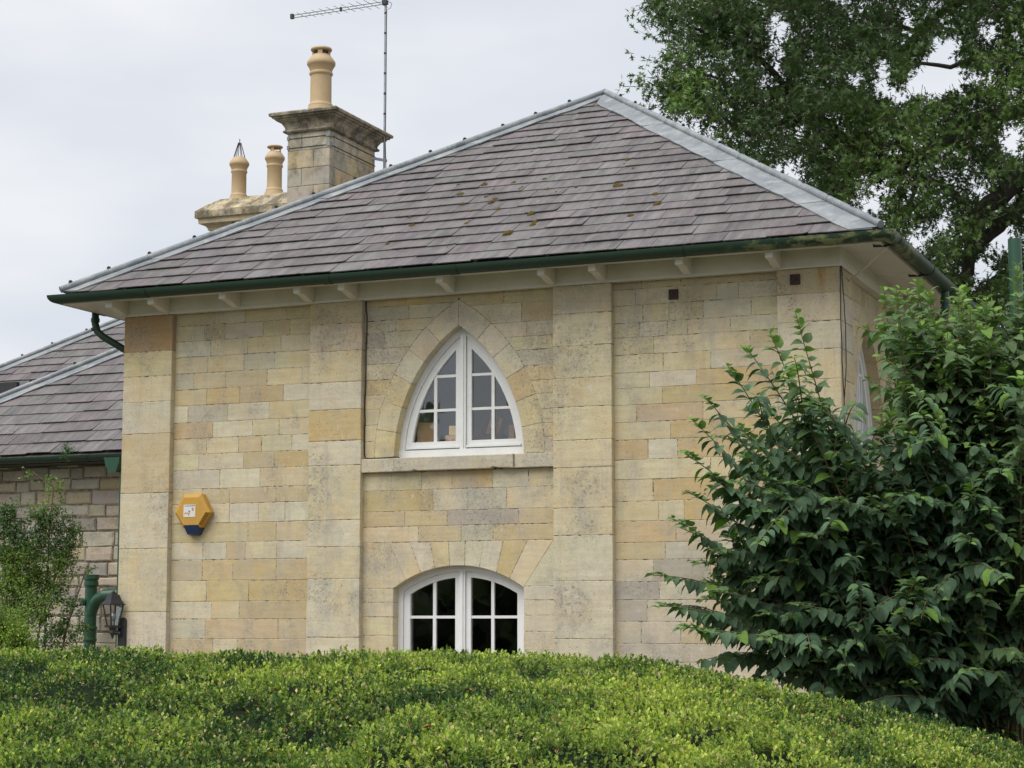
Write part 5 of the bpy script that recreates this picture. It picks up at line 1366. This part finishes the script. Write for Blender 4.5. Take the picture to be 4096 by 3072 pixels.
for ti, (px, py, upw) in enumerate(tips):
    edge = ti < 70
    dpt = R.uniform(12.0, 13.6) if not edge else R.uniform(12.1, 13.3)
    if py < 1500 and px > 3300: dpt = R.uniform(12.6, 13.8)
    if py > 2500: dpt = R.uniform(11.9, 12.7)
    T = at(px, py, dpt)
    b0 = SB + np.array([R.uniform(-0.35, 0.35), R.uniform(-0.35, 0.35), 0])
    mid_ = b0 * 0.45 + T * 0.55; mid_[2] = max(T[2] * (0.62 + 0.45 * (1 - upw)), 0.5) + (0.22 if upw < 0.5 else 0.0)
    if upw > 0.85: mid_ = b0 * 0.35 + T * 0.65; mid_[2] = T[2] * 0.6
    n = 24; pts_ = []
    for i in range(n + 1):
        f = i / n; pts_.append(b0 * (1 - f) ** 2 + mid_ * 2 * f * (1 - f) + T * f * f)
    pts_ = np.array(pts_)
    seg = np.linalg.norm(np.diff(pts_, axis=0), axis=1); cum = np.concatenate([[0], np.cumsum(seg)]); tot = cum[-1]
    stems.tube(pts_[int(n * 0.15):], list(np.linspace(0.011, 0.0028, n + 1 - int(n * 0.15))), 5, False)
    runs = [(pts_, max(0.0, tot - R.uniform(1.0, 1.7)), tot, 1.0)]
    for q in range(R.randint(3, 5)):
        f = R.uniform(0.45, 0.92 if px > 2950 else 0.84); p0 = pts_[int(f * n)]; dr = unit(pts_[min(n, int(f * n) + 1)] - pts_[int(f * n) - 1])
        sd_ = np.array([R.gauss(0, 1), R.gauss(0, 1), R.gauss(0.05, 0.5)]); sd_ = unit(sd_ - dr * (sd_ @ dr)); ln_ = R.uniform(0.25, 0.65) * (0.6 if px < 2950 else 1.0)
        e_ = p0 + (dr * 0.75 + sd_ * 0.65) * ln_ - np.array([0, 0, 0.10 * ln_])
        lat = np.array([p0 + (e_ - p0) * t_ + np.array([0, 0, 0.10 * ln_ * 4 * t_ * (1 - t_)]) for t_ in np.linspace(0, 1, 8)])
        stems.tube(lat, list(np.linspace(0.005, 0.0022, 8)), 4, False)
        runs.append((lat, 0.08, ln_, 0.9))
    for pl_, l0, l1, sc_ in runs:
        sg_ = np.linalg.norm(np.diff(pl_, axis=0), axis=1); cm = np.concatenate([[0], np.cumsum(sg_)]); l1 = min(l1, cm[-1])
        l = l0; par = 0
        while l < l1:
            f = np.array([np.interp(l, cm, pl_[:, j]) for j in range(3)]); f2 = np.array([np.interp(min(l + 0.02, cm[-1]), cm, pl_[:, j]) for j in range(3)]); f1 = np.array([np.interp(max(l - 0.02, 0), cm, pl_[:, j]) for j in range(3)])
            dr = unit(f2 - f1); endf = (l1 - l) / (l1 - l0 + 1e-6)
            sdv = np.cross(dr, (0, 0, 1.0)); sdv = unit(sdv) if np.linalg.norm(sdv) > 0.05 else np.array([1.0, 0, 0])
            if dr[2] > 0.75 and par % 2: sdv = np.cross(dr, sdv)
            for s in (-1, 1):
                grow = 0.45 + 0.55 * min(1.0, endf * 5)
                droop = R.uniform(0.25, 0.95) if dr[2] < 0.7 else R.uniform(-0.2, 0.55)
                if endf < 0.12: droop = R.uniform(-0.5, 0.2)
                a_ = unit(sdv * s * R.uniform(0.55, 1.0) + dr * R.uniform(0.25, 0.6) - np.array([0, 0, droop]))
                nn = unit(np.array([R.gauss(0, 0.22), R.gauss(0, 0.22), 0.75]) - HH * 0.25 + sdv * s * 0.35 * droop)
                SP.append(f + a_ * 0.012); SA.append(a_); SN.append(nn); ll = R.uniform(0.080, 0.148) * grow * sc_; SL.append(ll); SW.append(ll * R.uniform(0.56, 0.68))
                yng = max(0.0, 1 - endf * 6) * (0.9 if upw > 0.7 else 0.55)
                c_ = np.array([0.090, 0.158, 0.088]) * R.uniform(0.6, 1.35); cy_ = np.array([0.18, 0.31, 0.055]) * R.uniform(0.8, 1.2)
                if upw > 0.8: c_ = c_ * 0.5 + np.array([0.14, 0.22, 0.075]) * 0.5
                SCl.append(c_ * (1 - yng) + cy_ * yng)
            l += R.uniform(0.048, 0.070) * (0.6 if endf < 0.15 else 1.0); par += 1
stems.build('stem', M['twig'], shrub, True)['kind'] = 'stuff'
SP, SA, SN, SL, SW, SCl = (np.array(q) for q in (SP, SA, SN, SL, SW, SCl))
dep = (SP - CAM) @ FW; qx = 2048 + F_PX * ((SP - CAM) @ RT) / dep; qy = 1536 - F_PX * ((SP - CAM) @ UP) / dep
inside = (qx > 30) & (qx < 4066) & (qy > 1000) & (qy < 2950)
score = np.where(inside, SL / dep * F_PX - (dep - 12.0) * 14, -1e9)
# spread the individually built leaves over the shrub: best one per cell first
cell = (qx // 75).astype(int) * 1000 + (qy // 75).astype(int); best = {}
for i in np.argsort(-score):
    if score[i] < -1e8: break
    best.setdefault(cell[i], i)
chosen = sorted(best.values(), key=lambda i: -score[i])[:300]
rest = np.ones(len(SP), bool); rest[chosen] = False
lf = leaf_mesh('leaves', SP[rest], SA[rest], SN[rest], SL[rest], SW[rest], SCl[rest], *T_SHRUB, M['leaf_shrub'], shrub); lf['kind'] = 'stuff'
variants = []
for k in range(10):
    sel = SCl[chosen][k::10].mean(0) * R.uniform(0.85, 1.15)
    o_ = leaf_mesh('leaf', np.zeros((1, 3)), np.array([[1.0, 0, 0]]), np.array([[0, 0, 1.0]]), np.ones(1), np.ones(1) * 0.62, np.array([sel]), *T_SHRUB, M['leaf_shrub'])
    variants.append((SCl[chosen][k::10].mean(0), o_.data)); bpy.data.objects.remove(o_)
yv = leaf_mesh('leaf', np.zeros((1, 3)), np.array([[1.0, 0, 0]]), np.array([[0, 0, 1.0]]), np.ones(1), np.ones(1) * 0.58, np.array([[0.14, 0.25, 0.045]]), *T_SHRUB, M['leaf_shrub']); yvm = yv.data; bpy.data.objects.remove(yv)
for k, i in enumerate(chosen):
    A0 = unit(SA[i]); B0 = np.cross(SN[i], A0); B0 = unit(B0); N0 = np.cross(A0, B0); l_ = SL[i]
    me = yvm if SCl[i][0] > 0.09 else variants[k % 10][1]
    o_ = bpy.data.objects.new('leaf', me); link(o_, shrub); p_ = SP[i] - SB
    o_.matrix_basis = Matrix(((A0[0] * l_, B0[0] * l_, N0[0] * l_, p_[0]), (A0[1] * l_, B0[1] * l_, N0[1] * l_, p_[1]), (A0[2] * l_, B0[2] * l_, N0[2] * l_, p_[2]), (0, 0, 0, 1)))

# ------------------------------------------------------------------ oak behind the house
TD = 33.0
tb = at(4330, 2400, TD); tree_o = np.array([tb[0], tb[1], 0.0])
oak = thing('oak_tree', 'tall dark oak with heavy limbs rising behind the right side of the roof', 'tree', tuple(tree_o))
def limb(pxs, r0, r1, name='limb', seg=9):
    pts_ = [at(x, y, d) for x, y, d in pxs]; out = []
    for p, q in zip(pts_[:-1], pts_[1:]):
        for k in range(4): out.append(lerp(p, q, k / 4.0) + np.array([R.uniform(-1, 1), R.uniform(-1, 1), R.uniform(-1, 1)]) * max(r0, 0.12) * 0.22)
    out.append(pts_[-1])
    return MB().tube(out, list(np.linspace(r0, r1, len(out))), seg, False).build(name, M['bark'], oak, True)
MB().tube([tree_o, tree_o + np.array([0.05, 0, 2.2]), at(4260, 1500, TD), at(4230, 900, TD), at(4180, 300, TD), at(4120, -400, TD + .5)], [0.62, 0.5, 0.44, 0.40, 0.33, 0.2], 14, False).build('trunk', M['bark'], oak, True)
LIMBS = [[(4250,560,33),(4060,740,32.4),(3930,850,32.0),(3890,960,31.8),(3870,1080,31.6),(3800,1180,31.5)],
         [(4250,760,33),(4080,830,32.6),(3960,930,32.4),(3900,1000,32.2)],
         [(3910,870,32.0),(3830,790,31.8),(3760,730,31.6),(3680,720,31.4),(3600,680,31.2),(3500,650,31)],
         [(4230,420,33),(3900,480,32.4),(3660,640,31.6),(3500,660,31),(3390,560,30.6),(3290,470,30.2),(3150,480,30),(3000,540,29.8)],
         [(3660,640,31.8),(3560,500,31.8),(3380,400,31.4),(3200,400,31),(3100,300,30.6),(3010,190,30.4),(2930,110,30.2),(2860,40,30)],
         [(3040,250,30.5),(2900,150,30.4),(2760,110,30.2),(2620,50,30)],
         [(3290,470,30.2),(3000,400,29.8),(2850,300,29.6),(2700,260,29.4)],
         [(3000,540,29.8),(2850,440,29.6),(2720,400,29.4),(2590,325,29.2)],
         [(4150,-100,36),(3900,-20,36.4),(3650,120,36.2),(3450,60,36)],
         [(3500,650,31),(3380,720,30.6),(3300,800,30.4),(3450,900,30.2)],
         [(4250,1250,33),(4030,1080,32.6),(3900,1180,32.2),(3850,1350,32)],
         [(4230,900,33),(3900,600,33.6),(3700,560,34.4),(3550,480,35)],
         [(4180,250,34),(3980,210,36),(3800,270,37),(3600,240,37.6)],
         [(3680,720,31.4),(3620,850,31.2),(3580,980,31)]]
RADII = [(0.30,0.13),(0.24,0.14),(0.12,0.05),(0.22,0.04),(0.16,0.03),(0.06,0.015),(0.06,0.015),(0.06,0.012),(0.16,0.04),(0.07,0.03),(0.16,0.05),(0.13,0.04),(0.13,0.04),(0.06,0.02)]
for l_, (a_, b_) in zip(LIMBS, RADII): limb(l_, a_ * 0.6, b_ * 0.7)
# crown: sprays of leaves on twigs, kept where a cloudy field leaves foliage
SIL_X = [2480, 2560, 2640, 2700, 2780, 2900, 3050, 3200, 3400, 3560, 3700, 3900, 4500]
SIL_Y = [20, 60, 330, 480, 600, 690, 800, 860, 960, 1060, 1280, 1500, 1700]      # lower edge of the crown
NT_ = 57000
qx = rng.uniform(2500, 4700, NT_); qy = rng.uniform(-700, 1550, NT_); qd = rng.uniform(28.6, 37.0, NT_)
qd = qd + np.clip((2900 - qx) / 400, 0, 1) * -2.0
low = np.interp(qx, SIL_X, SIL_Y)
left_lim = np.interp(qy, [-700, -100, 0, 100, 200, 330, 420, 520, 700], [2700, 2560, 2580, 2620, 2640, 2570, 2680, 2720, 2800])
Pw = CAM[None] + (FW[None] * F_PX + RT[None] * (qx - 2048)[:, None] - UP[None] * (qy - 1536)[:, None]) / F_PX * qd[:, None]
cl = vnoise(Pw, 1.3, 31) * 0.4 + vnoise(Pw, 3.4, 32) * 0.6
col2 = vnoise(np.stack([qx * 0.0050, qy * 0.0050, qx * 0], 1), 1.0, 41) * 0.6 + vnoise(np.stack([qx * 0.014, qy * 0.014, qx * 0], 1), 1.0, 42) * 0.4
thin = np.clip((qx - 2560) / 700, 0, 1)
keep = (qy < low - 5) & (qx > left_lim) & (cl > 0.565 - 0.10 * thin) & (col2 > 0.415 - 0.06 * thin)
# holes where the sky shows
for hx_, hy_, rx_, ry_ in ((3500,760,60,45),(3600,620,70,30),(3670,960,62,52),(3480,820,60,60),(3120,110,50,60),(3070,330,60,40),(3760,560,40,20),(4000,940,80,60),(3930,1080,60,50),(3330,470,50,30),(3420,310,40,40),(2800,260,60,50),(2760,500,90,50),(3200,520,40,30),(4050,560,60,70),(3960,120,45,55),(3640,90,35,55),(3780,900,50,40),(4040,760,40,60)):
    keep &= (((qx - hx_) / rx_) ** 2 + ((qy - hy_) / ry_) ** 2) > 1.0
Pw, qx, qy, qd = Pw[keep], qx[keep], qy[keep], qd[keep]
# leaves follow the thin outer branches as well
ex, exx = [], []
for l_ in LIMBS[4:10] + [LIMBS[3]]:
    pts_ = [at(*q) for q in l_]
    for p, q in zip(pts_[len(pts_) // 3:-1], pts_[len(pts_) // 3 + 1:]):
        for k in range(55):
            t_ = R.random(); ex.append(lerp(p, q, t_) + np.array([R.gauss(0, 0.22), R.gauss(0, 0.30), R.gauss(0.05, 0.20)]))
Pw = np.concatenate([Pw, np.array(ex)]); NTW = len(Pw)
KO = 7
idx = np.repeat(np.arange(NTW), KO); nL = len(idx)
tdir = unit(rng.normal(0, 1, (NTW, 3)) + np.array([[-0.25, -0.5, -0.1]]))
off = rng.uniform(0, 1, nL)
Pn = Pw[idx] + tdir[idx] * ((off - 0.5) * 0.32)[:, None] + rng.normal(0, 0.02, (nL, 3))
A_ = unit(tdir[idx] * 0.55 + rng.normal(0, 0.75, (nL, 3)) + np.array([[0, 0, -0.22]]))
N_ = unit(rng.normal(0, 0.55, (nL, 3)) + np.array([[0, 0, 0.9]]))
Ln = rng.uniform(0.09, 0.145, nL); Wd = Ln * rng.uniform(0.66, 0.92, nL)
tone = vnoise(Pw, 0.7, 51)[idx]
Cc = (np.array([[0.085, 0.142, 0.055]]) + np.clip(tone - 0.40, 0, 1)[:, None] * np.array([[0.26, 0.40, 0.08]])) * rng.uniform(0.75, 1.3, (nL, 1))
crown = leaf_mesh('crown', Pn, A_, N_, Ln, Wd, Cc, *T_OAK, M['leaf_oak'], oak); crown['kind'] = 'stuff'
tw = MB(); V_, F_ = [], []
pa = Pw - tdir * 0.22; pb_ = Pw + tdir * 0.15; sd_ = unit(np.cross(tdir, np.array([[0.2, 0.3, 1.0]]))) * 0.006; s2_ = unit(np.cross(tdir, sd_)) * 0.006
V_ = np.stack([pa + sd_, pa - sd_ * 0.5 + s2_, pa - sd_ * 0.5 - s2_, pb_], 1).reshape(-1, 3)
F_ = [tuple(int(4 * i + j) for j in t_) for i in range(NTW) for t_ in ((0, 1, 3), (1, 2, 3), (2, 0, 3))]
tw_o = make('twigs', V_, F_, M['bark'], oak); tw_o['kind'] = 'stuff'

# ------------------------------------------------------------------ planting at the left
def bushy(name, label, cat, blobs, n, ll, mat, c_old, c_new, stems_px=None, yellow=0.0, base_px=None, clump=0.40, seed=60):
    """small-leaved plant made of sprays; blobs: (px, py, depth, rx, ry, rd) in metres"""
    b0 = at(*base_px); b0 = np.array([b0[0], b0[1], 0.0]); t = thing(name, label, cat, tuple(b0))
    wts = np.array([b[3] * b[4] for b in blobs]); wts = wts / wts.sum(); Pl = []
    for b, w_ in zip(blobs, wts):
        c_ = at(b[0], b[1], b[2]); k = int(n * w_)
        v = unit(rng.normal(0, 1, (k, 3))) * (rng.random((k, 1)) ** 0.45)
        Pl.append(c_ + v[:, :1] * RT * b[3] + v[:, 1:2] * HH * b[5] + v[:, 2:3] * np.array([0, 0, 1.0]) * b[4])
    Pl = np.concatenate(Pl); cl = vnoise(Pl, 6.0, seed) * 0.6 + vnoise(Pl, 14.0, seed + 1) * 0.4
    Pl = Pl[cl > clump]; n = len(Pl); K = 7; idx = np.repeat(np.arange(n), K); nL = len(idx)
    td = unit(rng.normal(0, 1, (n, 3)) + np.array([[0, -0.3, 0.3]])); f = rng.random(nL)
    Pn = Pl[idx] + td[idx] * (f * 0.09)[:, None] + rng.normal(0, 0.008, (nL, 3))
    A_ = unit(td[idx] * 0.5 + rng.normal(0, 0.8, (nL, 3))); N_ = unit(rng.normal(0, 0.5, (nL, 3)) + np.array([[0, -0.25, 0.8]]))
    Ln = rng.uniform(0.75, 1.25, nL) * ll; tone = np.clip((vnoise(Pl, 2.5, seed + 2)[idx] - 0.3) * 1.6 + rng.normal(0, 0.2, nL), 0, 1)
    Cc = (np.array(c_old) + (np.array(c_new) - np.array(c_old)) * tone[:, None]) * rng.uniform(0.8, 1.2, (nL, 1))
    if yellow: ym = rng.random(nL) < yellow; Cc[ym] = np.array([0.50, 0.40, 0.05])
    o_ = leaf_mesh('leaves', Pn, A_, N_, Ln, Ln * rng.uniform(0.5, 0.65, nL), Cc, *T_DIA, mat, t); o_['kind'] = 'stuff'
    for pts_ in (stems_px or []):
        q = [at(*p) for p in pts_]
        MB().tube([b0 + (q[0] - b0) * 0.02] + q, list(np.linspace(0.014, 0.004, len(q) + 1)), 6, False).build('stem', M['twig'], t, True)
    return t
bushy('wall_shrub', 'loose small-leaved shrub climbing the rubble wall of the low wing', 'shrub',
      [(60,2440,20.3,.45,.45,.25),(200,2500,20.2,.42,.35,.25),(40,2250,20.4,.35,.40,.22),(170,2330,20.5,.42,.36,.22),(190,2080,20.7,.26,.26,.18),(215,1960,20.8,.10,.16,.08),(130,1895,20.8,.08,.06,.06),(30,2080,20.6,.16,.22,.12),(110,2180,20.6,.32,.2,.2),(260,2200,20.6,.18,.26,.12),(280,2480,20.2,.18,.22,.12),(300,2120,20.7,.10,.14,.08),(340,2280,20.6,.12,.05,.05)],
      6400, 0.030, M['leaf_box'], (0.060, 0.115, 0.045), (0.21, 0.32, 0.07), [[(150,2560,20.3),(190,2300,20.5),(200,2080,20.7),(215,1950,20.8),(120,1880,20.8)],[(40,2560,20.4),(20,2300,20.5),(15,2100,20.6),(20,2000,20.7)],[(190,2400,20.4),(260,2200,20.6),(300,2100,20.7)],[(70,2210,20.6),(120,2080,20.7)],[(270,2500,20.3),(340,2290,20.6),(385,2270,20.6)]], 0.02, (150, 2590, 20.3), 0.465, 60)
bushy('clipped_bush', 'small rounded bright green bush at the left edge behind the hedge', 'bush',
      [(10,2560,13.6,.20,.19,.18),(60,2580,13.5,.14,.12,.14),(-60,2540,13.6,.2,.22,.2)], 2200, 0.021, M['leaf_box'], (0.10, 0.18, 0.035), (0.36, 0.47, 0.07), None, 0.01, (10, 2640, 13.6), 0.30, 70)
bushy('gutter_weed', 'tiny green weed sprouting from the gutter of the low wing', 'weed', [(268, 1812, 19.75, 0.022, 0.045, 0.02)], 40, 0.020, M['leaf_box'], (0.05, 0.11, 0.03), (0.12, 0.22, 0.04), None, 0.0, (268, 1830, 19.75), 0.0, 80)

# ------------------------------------------------------------------ trees across the road, seen only as reflections in the panes
wood_p, wn = [], 9000
cen = [(-7.0, -23, 1.6, 3.6, 1.6), (-11.6, -25.5, 4.6, 3.4, 4.6), (-3.5, -21, 2.2, 2.6, 2.4), (-20, -28, 4.5, 5, 4.5), (-11, -23, 2.0, 4, 2.2)]
for x, y, z, r_, h_ in cen:
    v = unit(rng.normal(0, 1, (wn // 5, 3))) * rng.random((wn // 5, 1)) ** 0.4; wood_p.append(np.array([x, y, z]) + v * np.array([r_, r_ * 0.7, h_]))
wood_p = np.concatenate(wood_p); wood_p = wood_p[wood_p[:, 2] > 0.1]; nL = len(wood_p)
wood = leaf_mesh('far_wood', wood_p, unit(rng.normal(0, 1, (nL, 3))), unit(rng.normal(0, 1, (nL, 3))), rng.uniform(0.4, 0.8, nL), rng.uniform(0.3, 0.5, nL), np.array([[0.12, 0.16, 0.08]]) * rng.uniform(0.4, 1.5, (nL, 1)), *T_DIA, M['leaf_oak'], None, (-10, -25, 0))
wood['kind'] = 'stuff'; tag(wood, 'dark trees opposite the house, mirrored in the window panes', 'trees')
